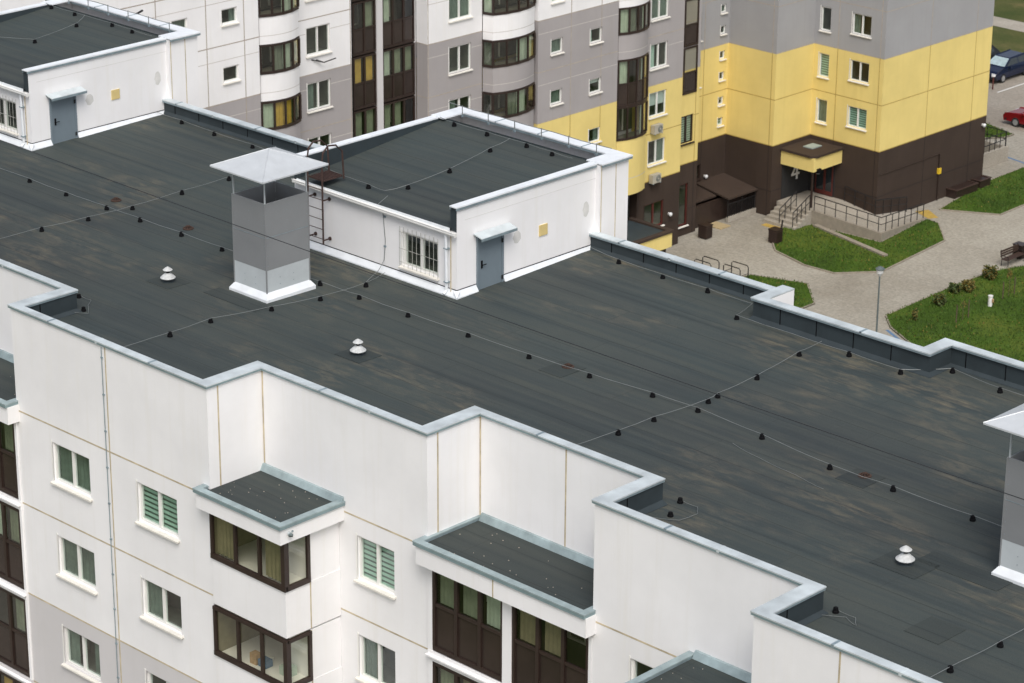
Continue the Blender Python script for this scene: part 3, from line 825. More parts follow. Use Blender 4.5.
    mb = MB(); fbox(mb, 'r', X1, 11.36, 11.42, .03, .05, .55, .78, M['black']); mb.tube([FP('r', X1, 11.39, .05, .66), FP('r', X1, 11.39, .09, .66), FP('r', X1, 11.52, .09, .66)], .014, M['black'])
    mb.build('handle', d)
    mb = MB(); 
    for z in (1.2, .1): fbox(mb, 'r', X1, 12.17, 12.22, .055, .075, z-.06, z+.06, M['iron'])
    mb.build('hinge', d)
    mb = MB()
    c = [(11.07, .02, 1.66), (12.5, .02, 1.66), (12.5, .36, 1.58), (11.07, .36, 1.58)]
    mb.hexa([FP('r', X1, u, dd, z-.03) for u, dd, z in c], [FP('r', X1, u, dd, z) for u, dd, z in c], M['zinc'])
    c = [(11.07, .34, 1.51), (12.5, .34, 1.51), (12.5, .362, 1.51), (11.07, .362, 1.51)]
    mb.hexa([FP('r', X1, u, dd, z-.02) for u, dd, z in c], [FP('r', X1, u, dd, z+.055) for u, dd, z in c], M['zinc_lap'])
    mb.build('door_canopy', H)
    window(H, 'f', Y0, *wn, 2, M['pvc'], 'dark', True, True)
    mb = MB()
    gz = zh(Y0)-.12
    mb.tube([(X0+.1, Y0-.13, gz+.03), (X1+.08, Y0-.13, gz-.03)], .065, M['pvc'], 8)
    mb.tube([(X0+.1, Y0-.20, gz+.10), (X1+.08, Y0-.20, gz+.04)], .012, M['pvc'], 5)
    mb.build('gutter', H)
    mb = MB()
    mb.tube([(X1-.33, Y0-.13, gz-.05), (X1-.33, Y0-.10, gz-.2), (X1-.33, Y0-.08, .08), (X1-.33, Y0-.2, -.02)], .045, M['zinc_white'], 8)
    mb.tube([(X1-.2, Y0-.04, gz-.05), (X1-.2, Y0-.04, .0)], .016, M['joint'], 5)
    for z in (.3, 1.3): mb.box(X1-.40, X1-.26, Y0-.14, Y0-.005, z, z+.03, M['zinc_lap'])
    mb.build('downpipe', H)
    mb = MB(); fbox(mb, 'r', X1, 13.76, 14.10, 0, .03, .92, 1.25, M['vent_y']); mb.build('vent_cover', H)
    mb = MB(); 
    # sloping flashing along the foot of the walls
    for (u0, u1) in ((Y0-.12, 11.19), (12.28, Y1)):
        c = [(u0, 0.0, .11), (u1, 0.0, .11), (u1, .12, -.06), (u0, .12, -.06)]
        mb.hexa([FP('r', X1, u, dd, z-.06) for u, dd, z in c], [FP('r', X1, u, dd, z) for u, dd, z in c], M['zinc_white'])
        fbox(mb, 'r', X1, max(u0, Y0), u1, 0, .012, .11, .13, M['black'])
    c = [(X0, 0.0, .11), (X1+.12, 0.0, .11), (X1+.12, .12, -.06), (X0, .12, -.06)]
    mb.hexa([FP('f', Y0, u, dd, z-.06) for u, dd, z in c], [FP('f', Y0, u, dd, z) for u, dd, z in c], M['zinc_white'])
    fbox(mb, 'f', Y0, X0, X1, 0, .012, .11, .13, M['black'])
    mb.build('base_flashing', H)
    return H
HUT = hut()
HUT2 = copy_tree(HUT, None, (.3-19.75, 13.6, -.1), None, 'white rooftop stair hut in the upper left corner of the photo')

# wire with standoff posts along the back coping of each hut
def coping_wire(dx, label):
    t = thing('coping_wire', (dx-3., 16.82, 2.62), label, 'wire', 'wires on the hut copings')
    mb = MB(); mb.tube([(dx-3.1, 16.82, 2.9)]+[(dx-2.5+1.12*k+.5, 16.82, 2.88+.02*(k % 2)) for k in range(6)]+[(dx+3.7, 16.82, 2.9)], .012, M['wire'], 5); mb.build('wire', t)
    for k in range(6):
        x = dx-2.5+1.12*k
        mb = MB(); mb.box(x-.03, x+.03, 16.79, 16.85, 2.55, 2.63, M['zinc_lap']); mb.tube([(x, 16.82, 2.62), (x, 16.82, 2.92)], .016, M['wire'], 5); mb.build('post', t)
coping_wire(0, 'wire on short posts along the back coping of the middle hut')
coping_wire(-19.75, 'wire on short posts along the back coping of the upper left hut')

# ladder on the middle hut
L = thing('roof_ladder', (-1.9, 10.2, .2), 'brown steel ladder fixed to the hut wall behind the vent shaft, with hoop handrails', 'ladder')
for x in (-2.2, -1.57):
    mb = MB(); mb.tube([(x, 10.15, .27), (x, 10.15, 2.75), (x, 10.2, 3.05), (x, 10.4, 3.22), (x, 10.7, 3.18), (x, 10.95, 2.95), (x, 11.0, 2.1)], .028, M['rustladder'], 6); mb.build('rail', L)
for k in range(6):
    mb = MB(); mb.tube([(-2.2, 10.15, .42+.3*k), (-1.57, 10.15, .42+.3*k)], .012, M['rustladder'], 5); mb.build('rung', L)
for x in (-2.2, -1.57):
    for z in (.38, 1.6):
        mb = MB(); mb.tube([(x, 10.15, z), (x, 10.43, z)], .022, M['rustladder'], 6); mb.tube([(x, 10.40, z), (x, 10.435, z)], .06, M['rustladder'], 8); mb.build('bracket', L)
mb = MB()
for k in range(9): mb.box(-2.2, -1.57, 10.2+.09*k, 10.225+.09*k, 2.2, 2.23, M['rustladder'])
mb.box(-2.2, -1.57, 10.2, 10.95, 2.17, 2.2, M['rustladder']); mb.build('landing', L)

# ================================================================== VENT SHAFTS
def shaft():
    T = thing('vent_shaft', (-.475, 7.2, zr(7)), 'tall grey sheet steel vent shaft with a pyramid hood, standing before the middle hut', 'vent shaft', 'steel vent shafts')
    x0, x1, y0, y1 = -1.18, .20, 6.42, 8.02
    b = -.08; top = 2.78; wl = .04
    mb = MB()
    for (a, c, d, e) in ((x0, x1, y0, y0+wl), (x1-wl, x1, y0+wl, y1-wl), (x0, x1, y1-wl, y1), (x0, x0+wl, y0+wl, y1-wl)):
        mb.box(a, c, d, e, .82, top, M['shaft'])
    mb.box(x0+.1, x1-.1, y0+.1, y1-.1, .8, 1.9, M['shaft'])
    # seams and rivets
    for z in (1.78, ):
        fbox(mb, 'f', y0, x0, x1, 0, .006, z-.006, z+.006, M['zinc_lap']); fbox(mb, 'r', x1, y0, y1, 0, .006, z-.006, z+.006, M['zinc_lap'])
    for z in [.95+.3*k for k in range(7)]:
        for u in (x0+.06, (x0+x1)/2, x1-.06): fbox(mb, 'f', y0, u-.007, u+.007, 0, .004, z-.007, z+.007, M['zinc_lap'])
        for u in (y0+.06, (y0+y1)/2, y1-.06): fbox(mb, 'r', x1, u-.007, u+.007, 0, .004, z-.007, z+.007, M['zinc_lap'])
    mb.build('casing', T)
    for cx, cy in ((x0, y0), (x1, y0), (x1, y1), (x0, y1)):
        mb = MB(); mb.box(cx-.016, cx+.016, cy-.016, cy+.016, .05, top+.004, M['shaft']); mb.build('corner_trim', T)
    mb = MB(); mb.box(x0+.003, x1-.003, y0+.003, y1-.003, b, .82, M['shaft_light'])
    for k in range(2):
        for u in (x0+.45, x0+.9): fbox(mb, 'f', y0+.003, u-.01, u+.01, 0, .006, .32+.2*k, .34+.2*k, M['zinc_lap'])
        for u in (y0+.5, y0+1.0): fbox(mb, 'r', x1-.003, u-.01, u+.01, 0, .006, .32+.2*k, .34+.2*k, M['zinc_lap'])
    mb.build('base_band', T)
    mb = MB(); e = .12
    A = [(x0-e, y0-e), (x1+e, y0-e), (x1+e, y1+e), (x0-e, y1+e), (x0-e, y0-e)]
    B = [(x0, y0), (x1, y0), (x1, y1), (x0, y1), (x0, y0)]
    for (p, q, r_, s) in zip(A, A[1:], B[1:], B):
        mb.hexa([(*p, b-.03), (*q, b-.03), (*r_, b-.03), (*s, b-.03)], [(*p, b+.08), (*q, b+.08), (*r_, b+.25), (*s, b+.25)], M['zinc_white'])
    mb.build('base_flashing', T)
    for cx, cy in ((x0+.03, y0+.03), (x1-.03, y0+.03), (x1-.03, y1-.03), (x0+.03, y1-.03)):
        mb = MB(); mb.box(cx-.016, cx+.016, cy-.016, cy+.016, top-.3, 3.68, M['shaft_light']); mb.build('post', T)
    mb = MB(); cx, cy = (x0+x1)/2, (y0+y1)/2; hx, hy = 1.11, 1.22; z = 3.6; a = (cx, cy, 4.07)
    q = [(cx-hx, cy-hy), (cx+hx, cy-hy), (cx+hx, cy+hy), (cx-hx, cy+hy)]
    for i in range(4):
        j = (i+1) % 4
        mb.quad([(*q[i], z), (*q[j], z), a], M['cap']); mb.quad([(*q[i], z-.04), (*q[j], z-.04), (*q[j], z), (*q[i], z)], M['cap'])
        mb.quad([(*q[j], z-.04), (*q[i], z-.04), (a[0], a[1], a[2]-.05)], M['shaft'])
        mb.tube([(*q[i], z+.002), (a[0], a[1], a[2]+.004)], .014, M['cap'], 5)
    mb.build('hood', T)
    return T
S1 = shaft()
S2 = copy_tree(S1, None, (-.475+26.03, 7.2-.03, zr(7)), None, 'grey steel vent shaft cut off by the right edge of the photo')

# ================================================================== MUSHROOM VENTS, DRAINS
V = thing('roof_vent', (-2.97, 5.45, zr(5.45)), 'white two tier mushroom vent left of the tall vent shaft', 'roof vent', 'white mushroom vents')
c0 = (-2.97, 5.45, zr(5.45))
mb = MB(); mb.lathe([(.20, 0), (.13, .03), (.085, .05), (.085, .2)], M['felt_dark'], 16, c0); mb.build('stem', V, True)
mb = MB(); mb.lathe([(.215, .13), (.22, .145), (.10, .255), (.055, .28)], M['vent_enamel'], 24, c0); mb.build('lower_cowl', V)
mb = MB(); mb.lathe([(.05, .26), (.05, .37)], M['dark'], 14, c0); mb.build('neck', V)
mb = MB(); mb.lathe([(.135, .36), (.14, .372), (.07, .43), (.012, .465)], M['vent_enamel'], 24, c0); mb.build('upper_cowl', V)
copy_tree(V, None, (5.03, 5.4, zr(5.4)), None, 'white two tier mushroom vent in front of the middle hut, behind the foreground parapet')
copy_tree(V, None, (23.06, 5.33, zr(5.33)), None, 'white two tier mushroom vent at the lower right, near the cut off vent shaft')

def drain(x, y, label):
    t = thing('roof_drain', (x, y, zr(y)), label, 'roof drain', 'rusty roof drains')
    z = zr(y)
    mb = MB(); mb.lathe([(.17, .004), (.17, .03), (.13, .045), (.10, .02)], M['rust'], 18, (x, y, z)); mb.build('flange', t)
    mb = MB()
    for k in range(7): mb.tube([(x+.12*math.cos(k*.9), y+.12*math.sin(k*.9), z+.02), (x+.05*math.cos(k*.9), y+.05*math.sin(k*.9), z+.09), (x, y, z+.1)], .014, M['rust'], 5)
    mb.build('strainer', t)
drain(-9.99, 9.11, 'rusty roof drain left of the wire crossing near the upper left hut')
drain(-6.33, 8.97, 'rusty roof drain between the vent shaft and the wire crossing left of it')
drain(9.48, 8.82, 'rusty roof drain beside the long wire in the middle of the roof')
drain(19.38, 8.68, 'rusty roof drain on a dark felt patch right of the roof centre')

# ================================================================== LIGHTNING WIRES AND THEIR SUPPORTS
def support_proto():
    mb = MB(); mb.lathe([(.075, 0), (.072, .05), (.06, .06), (.055, .12), (.025, .135)], M['black'], 10)
    return mb.build('wire_support')
SUP = None
ORD = ['first', 'second', 'third', 'fourth', 'fifth', 'sixth', 'seventh', 'eighth', 'ninth', 'tenth', 'eleventh', 'twelfth', 'thirteenth', 'fourteenth', 'fifteenth', 'sixteenth']
def supports(pts, phrase, z=None):
    global SUP
    for i, (x, y) in enumerate(pts):
        zz = zr(y) if z is None else z(y)
        if SUP is None: SUP = support_proto(); o = SUP
        else: o = SUP.copy(); COL.objects.link(o)
        o.location = (x, y, zz); o.rotation_euler = (0, 0, random.uniform(0, 1)); o.scale = (1, 1, random.uniform(.85, 1.1))
        tag(o, (ORD[i]+' ' if len(pts) > 1 else '')+phrase, 'wire support', 'black wire supports')
def wire(pts, label, z=None, h=.13):
    zf = (lambda y: zr(y)) if z is None else z
    P = []
    for a, b in zip(pts, pts[1:]):
        for k in range(4):
            t = k/4; x = a[0]+(b[0]-a[0])*t; y = a[1]+(b[1]-a[1])*t
            P.append((x+random.uniform(-.01, .01), y+random.uniform(-.012, .012), zf(y)+h-.02*math.sin(math.pi*t)))
    P.append((*pts[-1], zf(pts[-1][1])+h))
    mb = MB(); mb.tube(P, .0075 if len(P) > 24 or h > .1 else .006, M['wire'], 5)
    return tag(mb.build('lightning_wire'), label, 'wire', 'lightning wires on the roof')
la = [(-13.35, 8.31), (-11.44, 8.29), (-9.46, 8.33), (-7.83, 8.33), (-5.92, 8.37), (-4.04, 8.36), (.2, 8.41), (1.8, 8.44), (3.79, 8.43), (6.05, 8.52), (8.32, 8.54), (10.38, 8.68), (12.43, 8.85), (13.91, 8.91), (16.17, 8.71), (18.53, 8.41), (20.39, 8.46), (22.71, 8.42)]
wire([(-22, 8.3)]+la+[(26, 8.4), (35, 8.4)], 'long wire running lengthwise down the middle of the main roof')
supports(la[:6], 'black wire support from the left, on the long wire left of the vent shaft')
supports(la[6:12], 'black wire support right of the vent shaft on the long roof wire')
supports(la[12:], 'black wire support on the long wire, counted rightward from the roof centre')
c1 = [(-9.1, 5.6), (-8.98, 7.25), (-8.94, 8.92), (-8.94, 10.88), (-8.92, 12.78)]
wire([(-9.1, 2.3)]+c1+[(-8.9, 15.4)], 'cross wire left of the vent shaft, running from the front parapet to the back one')
supports(c1, 'black wire support from the front, cross wire left of the shaft')
c2 = [(.44, 4.16), (.85, 6.01), (1.15, 7.56), (1.2, 9.26)]
wire([(.5, .5), (.54, 2.65)]+c2+[(1.0, 10.2)], 'cross wire curving past the right side of the vent shaft to the hut wall')
supports([(.54, 2.65)]+c2, 'black wire support from the front on the wire curving past the vent shaft')
c3 = [(13.54, 6.3), (13.55, 7.63), (13.73, 9.53), (13.67, 9.97), (13.64, 11.59), (13.42, 13.62)]
wire([(13.4, 4.1)]+c3+[(13.4, 14.6)], 'cross wire in the middle right of the roof, crossing the long wire')
supports(c3, 'black wire support from the front, cross wire right of the roof middle')
c4 = [(26.85, 1.77), (26.91, 3.47)]
wire([(26.8, .35)]+c4+[(26.9, 8.4)], 'cross wire at the lower right corner of the roof')
supports(c4, 'black wire support on the cross wire at the lower right corner of the roof')
fl = [(-14.67, 15.6), (-12.86, 15.5), (-10.9, 15.48)]
wire([(-16, 15.6)]+fl+[(-8.9, 15.4), (-3.3, 15.5)], 'wire along the back parapet between the two huts')
supports(fl, 'black wire support at the back parapet right of the upper left hut')
f1 = [(5.16, 15.6), (6.9, 15.55), (8.58, 15.55), (10.5, 14.53)]
f2 = [(14.41, 14.5), (16.14, 14.45), (17.08, 15.45), (18.75, 15.2)]
wire([(3.9, 15.8), (5.16, 15.6), (6.9, 15.55), (8.58, 15.55), (10.25, 15.5), (10.5, 14.53), (12.5, 14.5)]+f2+[(24, 15.3)], 'wire along the foot of the back parapet right of the middle hut')
supports(f1, 'black wire support at the back parapet just right of the middle hut')
supports(f2, 'black wire support at the back parapet in the right part of the roof')
for p, lab, ph in (([(-3.62, 2.78), (-2.65, 2.2)], 'short wire at the parapet notch on the left edge of the roof', 'black wire support at the parapet notch on the left edge'),
                   ([(16.45+.9, 4.25), (17.7, 3.5)], 'short wire at the parapet notch in front of the middle of the roof', 'black wire support at the parapet notch in the lower middle'),
                   ([(23.5, 2.25)], 'short wire at the parapet notch in the lower right', 'black wire support at the parapet notch in the lower right')):
    q = p[0]; e = p[-1]
    wire([(q[0], q[1]+.05), (q[0]+.5, q[1]+.05), (q[0]+.75, q[1]-.25), (e[0]+.35, e[1]-.1), (e[0]-.6, e[1]-.6)], lab, h=.05)
    supports(p, ph)
wire([(15.9, 7.9), (17.0, 7.65), (18.2, 7.5), (19.2, 7.3)], 'loose short wire lying in front of the long wire, roof centre right', h=.03)
def zhut(y): return 1.95+(y-10.43)*.095
a1 = [(-.58, 11.06), (.41, 11.7), (.5, 13.3), (.3, 15.2)]
wire([(-2.6, 11.2), (-.58, 11.06), (.2, 11.0), (.41, 11.7), (.5, 13.3), (.3, 15.2), (.25, 16.1)], 'wire crossing the felt roof of the middle hut from gutter to coping', zhut)
supports(a1, 'black wire support from the gutter on the middle hut roof', zhut)
a2 = [(-2.13, 16.1), (-.72, 16.1), (.94, 16.1), (2.03, 16.05)]
wire([(-2.8, 16.15)]+a2+[(2.9, 16.0)], 'wire along the back edge of the middle hut roof', zhut)
supports(a2, 'black wire support along the back edge of the middle hut roof', zhut)
b1_ = [(-19.75, 13.45), (-19.92, 15.36)]
wire([(-22.4, 12.4), (-19.75, 13.45), (-19.92, 15.36), (-20.4, 16.1)], 'wire crossing the felt roof of the upper left hut', zhut)
supports(b1_, 'black wire support across the upper left hut roof', zhut)
b2_ = [(-22.32, 16.1), (-20.98, 16.1), (-18.88, 16.1), (-17.72, 16.05)]
wire([(-22.7, 16.15)]+b2_+[(-16.6, 16.0)], 'wire along the back edge of the upper left hut roof', zhut)
supports(b2_, 'black wire support along the back edge of the upper left hut roof', zhut)
# earth wire coming down the hut wall
mb = MB(); mb.tube([(.3, 11.0, 2.0), (.55, 10.38, 1.95), (.72, 10.4, 1.75), (.80, 10.41, .9), (.75, 10.40, .3), (.85, 10.1, .1), (1.2, 9.26, .03)], .011, M['wire'], 5)
for z in (1.6, .7): mb.box(.75, .82, 10.39, 10.43, z, z+.05, M['zinc_lap'])
tag(mb.build('down_wire'), 'thin wire running down the middle hut wall left of its barred window', 'wire')
mb = MB()
mb.tube([(-38+2*k, 6.0, 2.07+.00024*(-38+2*k-10)**2) for k in range(41)], .011, M['cable'], 5)
tag(mb.build('overhead_cable'), 'thin dark cable strung through the air in front of the vent shaft', 'cable')
# round lamp / sensor under the small balcony roof
t = thing('wall_lamp', (8.32, .02, -2.45), 'small round grey lamp on the white fascia of the corner balcony roof', 'lamp')
mb = MB(); mb.tube([(8.26, .0, -2.42), (8.34, .0, -2.42)], .05, M['zinc'], 12); mb.build('body', t)
mb = MB(); mb.tube([(8.34, .0, -2.42), (8.37, -.03, -2.46)], .06, M['lampgrey'], 12); mb.tube([(8.33, .06, -2.36), (8.35, .06, -2.36)], .03, M['zinc_lap'], 8); mb.build('head', t)

# ================================================================== FAR BUILDING
FB = thing('apartment_building', (-50, 62, ZG), 'taller looking apartment block behind, white and grey above, yellow band, brown base', 'building')
Z0, Z1, Z2 = -9.89, -15.49, -21.09
ZT = 1.2
FBANDS = [(Z2, M['brown']), (Z1, M['yellow']), (Z0, M['grey']), (9, M['white'])]
LB = [(Z2, M['brown']), (Z1, M['yellow']), (9, M['lilac'])]
FZJ = [Z0+2.8*k for k in range(-5, 5)]
FG = [z-.72 for z in FZJ if z > Z1]
def fj(z): return M['joint_b'] if z < Z2-.02 else (M['joint_y'] if z < Z1-.02 else M['joint_f'])
def sty(i): return ['dark', 'curtain_g', 'curtain_gR', 'dark', 'blind', 'curtain_wL', 'dark', 'curtain_gL', 'curtain_g', 'blind_w', 'curtain_g'][i % 11]
cnt = [0]
def sect(o, pl, u0, u1, bands, cols, ju=(), zlow=ZG, grooves=True, extra=(), doors=()):
    """one wall of the far block; cols = (ua, ub, dz0, dz1, n, k_from, k_to) rows measured from Z1 storeys"""
    mb = MB(); hs = []
    for (ua, ub, a, b, n, k0, k1) in cols:
        for k in range(k0, k1+1):
            z = Z1+2.8*k; hs.append((ua, ub, z+a, z+b, n))
    for e in extra: hs.append(e)
    facade(mb, o, pl, u0, u1, zlow, ZT, bands, [h[:4] for h in hs], FZJ, ju, fj, .05, FG if grooves else ())
    wl = mb.build('wall', FB)
    for h in hs:
        if o in 'rf' and h[3] < 0.2:
            cnt[0] += 1
            st = h[6] if len(h) > 6 else sty(cnt[0]*7+int(h[0]))
            window(FB, o, pl, h[0], h[1], h[2], h[3], h[4], h[5] if len(h) > 5 and h[5] else None, st, True)
# S1 wall with little windows
sect('r', -41.7, 20, 42.25, FBANDS, [(40.0, 40.95, .98, 1.72, 1, 0, 5), (37.0, 37.95, .98, 1.72, 1, 0, 5), (30, 31.6, .95, 2.35, 2, 0, 5)], (36.1, 39.05, 41.35))
# S2
sect('r', -42.55, 44.8, 48.95, FBANDS, [(46.0, 47.55, .95, 2.36, 2, -1, 5)], (48.9,))
# S5a
sect('r', -42.5, 54.15, 58.1, FBANDS, [(55.7, 57.3, .95, 2.36, 2, -1, 5)], (54.2,))
# S5b
sect('r', -41.8, 61.6, 67.9, FBANDS, [(62.6, 63.5, .82, 1.62, 1, -1, 5), (65.66, 66.6, .82, 1.62, 1, -1, 5)], (64.15, 64.35+2.2))
# S5c
sect('r', -42.45, 70.5, 74.15, FBANDS, [(71.35, 72.8, .95, 2.36, 2, -2, 5)], (70.6,), extra=[(71.15, 72.8, -23.95, -22.45, 2, M['redframe'], 'dark')])
# loggia strip, recess with tiny windows
sect('r', -43.2, 74.0, 76.55, FBANDS, [], (76.25,), extra=[(74.98, 76.1, -19.86, -18.2, 2, M['bframe'], 'blind'), (74.98, 75.8, -24.85, -22.3, 1, M['redframe'], 'dark')], grooves=False)
sect('r', -45.4, 76.55, 81.73, LB, [(80.93, 81.4, .62, 1.12, 1, -2, 4), (80.93, 81.4, 1.9, 2.4, 1, -2, 4), (78.2, 79.2, .6, 2.3, 1, -1, 4)], (79.5,), extra=[(79.05, 79.5, -23.4, -22.5, 1, M['bframe'], 'dark')], grooves=False)
sect('f', 81.73, -45.4, -41.8, LB, [], (-42.1,), grooves=False)
sect('r', -41.8, 81.73, 85.26, LB, [], (), grooves=False)
sect('f', 85.26, -41.8, -36.67, LB, [(-41.4, -40.65, .92-.05, 2.3, 1, -2, 4), (-39.1, -37.72, 1.1, 2.33, 2, -2, 4)], (-40.05, -36.98), grooves=False)
sect('r', -36.67, 85.26, 96.05, LB, [], (89.75, 94.4), grooves=False)
mb = MB()
for o, pl, a, b, bd in (('f', 54.15, -43.3, -42.5, FBANDS), ('f', 42.0, -44, -41.7, FBANDS), ('f', 20., -56, -41.7, FBANDS), ('b', 74.15, -45, -42.45, FBANDS), ('b', 76.55, -46, -43.2, FBANDS),
                        ('b', 48.95, -44, -42.55, FBANDS), ('b', 96.05, -52, -36.67, LB), ('l', -56, 20, 81, FBANDS), ('l', -52, 81, 96.05, LB), ('b', 67.9, -43, -41.8, FBANDS), ('f', 61.6, -43, -41.8, FBANDS), ('f', 70.5, -43, -42.45, FBANDS), ('b', 58.1, -43, -42.5, FBANDS)):
    facade(mb, o, pl, a, b, ZG, ZT, bd, [], FZJ, [], fj)
facade(mb, 'r', -43.35, 48.95, 54.15, ZG, ZT, FBANDS, [(49.7, 54.0, ZG+1.5, ZT-.4, 1.5)], [], [])
mb.build('wall', FB)
mb = MB()
for x0, x1, y0, y1 in ((-56, -41.9, 20, 60), (-56, -42.6, 60, 78), (-52, -42, 78, 86), (-52, -36.9, 85.4, 96)): mb.box(x0, x1, y0, y1, .6, .7, M['felt_clean'])
mb.build('roof', FB)
# S3 glazed loggias
lst = ['..', '...', 'g.', 'w.g', 'yy', 'w..', 'g.', 'ggg', '..', '.w.', 'g.', '...']
for i, k in enumerate(range(-2, 5)):
    z0 = Z1+2.8*(k)-.12+.2; z1 = z0+2.72
    loggia(FB, 'r', -43.3, 49.75, 51.3, z0, z1, 2, z0+1.32, {2: '.g', 1: 'yy', 0: 'gg'}.get(k, '..'))
    loggia(FB, 'r', -43.3, 51.75, 54.0, z0, z1, 3, z0+1.32, {2: 'w..', 1: 'wgg', 0: 'gg.'}.get(k, '..g'))
mb = MB(); mb.box(-43.6, -43.22, 51.32, 51.73, ZG+1.5, ZT-.4, M['white2'])
mb.build('mullion_pier', FB)
# tall narrow loggia on the strip next to the recess
for k in range(-1, 5):
    z0 = Z1+2.8*k-1.42+2.8*0; z1 = z0+2.74
    if k == -1: continue
    loggia(FB, 'r', -43.17, 75.05, 76.25, z0, z1, 1, z0+1.25, 'b' if k == 1 else '.')
# bow windows
def bow_pts(y0, y1, xw, bulge):
    w = y1-y0
    return [(xw, y0), (xw+bulge*.62, y0+.05*w), (xw+bulge*.9, y0+.27*w), (xw+bulge, y0+.5*w), (xw+bulge*.92, y0+.73*w), (xw+bulge*.66, y0+.95*w), (xw, y1)]
def bow(y0, y1, xw, bulge, za, zb, fmat_bands, glazed_panel=False, curtain='', lbl=None):
    """one storey of a bow: spandrel below za.., frame, panes and the room behind"""
    P = bow_pts(y0, y1, xw, bulge)
    def exp(e):
        c = (xw-.5, (y0+y1)/2)
        out = []
        for (x, y) in P:
            d = Vector((x-c[0], y-c[1])); d = d*(1+e/d.length); out.append((d.x+c[0], d.y+c[1]))
        return out
    mb = MB(); f = M['bframe']
    for z0, z1, e in ((za, za+.12, .05), (zb-.1, zb, .05)):
        ring(mb, exp(e), exp(-.06), z0, z1, f)
    if glazed_panel: ring(mb, exp(.03), exp(-.05), za+1.25, za+1.32, f)
    E_ = exp(.0)
    for i, (x, y) in enumerate(E_):
        if i in (3, ) and False: continue
        s = .055 if i in (1, 5) else .042
        mb.box(x-s, x+s, y-s, y+s, za+.12, zb-.1, f)
    w = mb.build('bow_window', FB)
    g = MB(); zlo = za+1.25 if glazed_panel else za+.1
    for a, b in zip(P, P[1:]): g.quad([(*a, zlo), (*b, zlo), (*b, zb-.05), (*a, zb-.05)], M['glass_br'])
    g.build('pane', w)
    if glazed_panel:
        g = MB()
        for a, b in zip(P, P[1:]): g.quad([(*a, za+.1), (*b, za+.1), (*b, za+1.25), (*a, za+1.25)], M['bpanel'])
        g.build('panel', w)
    r = MB()
    r.quad([(xw-.55, y0, za), (xw-.55, y1, za), (xw-.55, y1, zb), (xw-.55, y0, zb)], M['room'])
    for u in (y0+.5, y0+1.1, y0+1.7): r.box(xw-.54, xw-.48, u, u+.07, za+.1, zb-.3, M['pvc'])
    r.quad([(xw-.55, y0+.02, za), (xw+.0, y0+.02, za), (xw, y0+.02, zb), (xw-.55, y0+.02, zb)], M['room']); r.quad([(xw-.55, y1-.02, za), (xw, y1-.02, za), (xw, y1-.02, zb), (xw-.55, y1-.02, zb)], M['room'])
    r.prism(P, za+.02, za+.06, M['room']); r.prism(P, zb-.07, zb-.03, M['room'])
    r.build('room_interior', w)
    if curtain:
        c = MB(); E2 = exp(-.14)
        for i, ch in enumerate(curtain):
            if ch == '.': continue
            mt = {'w': M['curtain_w'], 'y': M['curtain_y'], 'g': M['curtain_g']}[ch]
            a, b = E2[i], E2[i+1]; pv = None
            for q in range(9):
                t = q/8; e = .02*math.sin(q*2.2)
                p = (a[0]+(b[0]-a[0])*t+e, a[1]+(b[1]-a[1])*t)
                cv = ((*p, za+.1), (*p, zb-.08))
                if pv: c.quad([pv[0], cv[0], cv[1], pv[1]], mt)
                pv = cv
        c.build('curtain', w)
    return w
def bow_breast(y0, y1, xw, bulge, z0, z1, mat, parent=FB):
    mb = MB(); P = bow_pts(y0, y1, xw, bulge)
    Q = [P[0]]
    for i in range(1, 5):
        a, b, c, d = P[max(1, i-1)], P[i], P[i+1], P[min(5, i+2)]
        for q in range(4):
            t = q/4
            Q.append(tuple(.5*((2*b[j])+(-a[j]+c[j])*t+(2*a[j]-5*b[j]+4*c[j]-d[j])*t*t+(-a[j]+3*b[j]-3*c[j]+d[j])*t**3) for j in (0, 1)))
    P = Q+[P[5], P[6]]
    mb.prism(P, z0, z1, mat)
    P2 = [(x+.004*(1 if 0 < i < len(P)-1 else 0), y) for i, (x, y) in enumerate(P)]
    zz = z0+(z1-z0)*.3
    for a, b in zip(P2, P2[1:]): mb.quad([(*a, zz), (*b, zz), (*b, zz+.03), (*a, zz+.03)], M['joint_w'])
    return mb.build('bow_breast', parent)
cz = ['.w.gw.', 'wy.ww.', '..gw..', 'g..ww.', 'w.....', '.gg...', '..w.g.']
for y0, y1, xw in ((42.25, 44.95, -42.4), (58.15, 61.55, -42.5)):
    for k in range(-2, 6):
        z = Z1+2.8*k; za, zb = z+.90, z+2.34
        mt = band_at(FBANDS, z+1.0) 
        bow_breast(y0, y1, xw, .95, z-.44, za-.005, band_at(FBANDS, z+.2))
        if za < 0: bow(y0, y1, xw, .95, za, zb, None, False, 'wwyy.w' if (k == 1 and y0 < 50) else cz[(k+int(y0)) % 7])
y0, y1, xw = 67.9, 70.55, -42.4
for k in (2, 3, 4, 5):
    z = Z1+2.8*k
    bow_breast(y0, y1, xw, .85, z-.44, z+.835, band_at(FBANDS, z+.2))
    if z < -1: bow(y0, y1, xw, .85, z+.84, z+2.36, None, False, 'wg.gw.')
bow_breast(y0, y1, xw, .85, Z1+2.25, Z1+2.8-.0+.84-.005, M['grey'])
bow(y0, y1, xw, .85, Z1+2.8+.84, Z1+2.8+2.36, None, False, 'wwg.w.')
bow(y0, y1, xw, .85, Z1-.42, Z1+2.24, None, True, '.w..wy')
bow(y0, y1, xw, .85, Z1-2.36, Z1-.43, None, False, 'w...w.')
bow_breast(y0, y1, xw, .85, Z2+.0, Z1-2.365, M['yellow'])

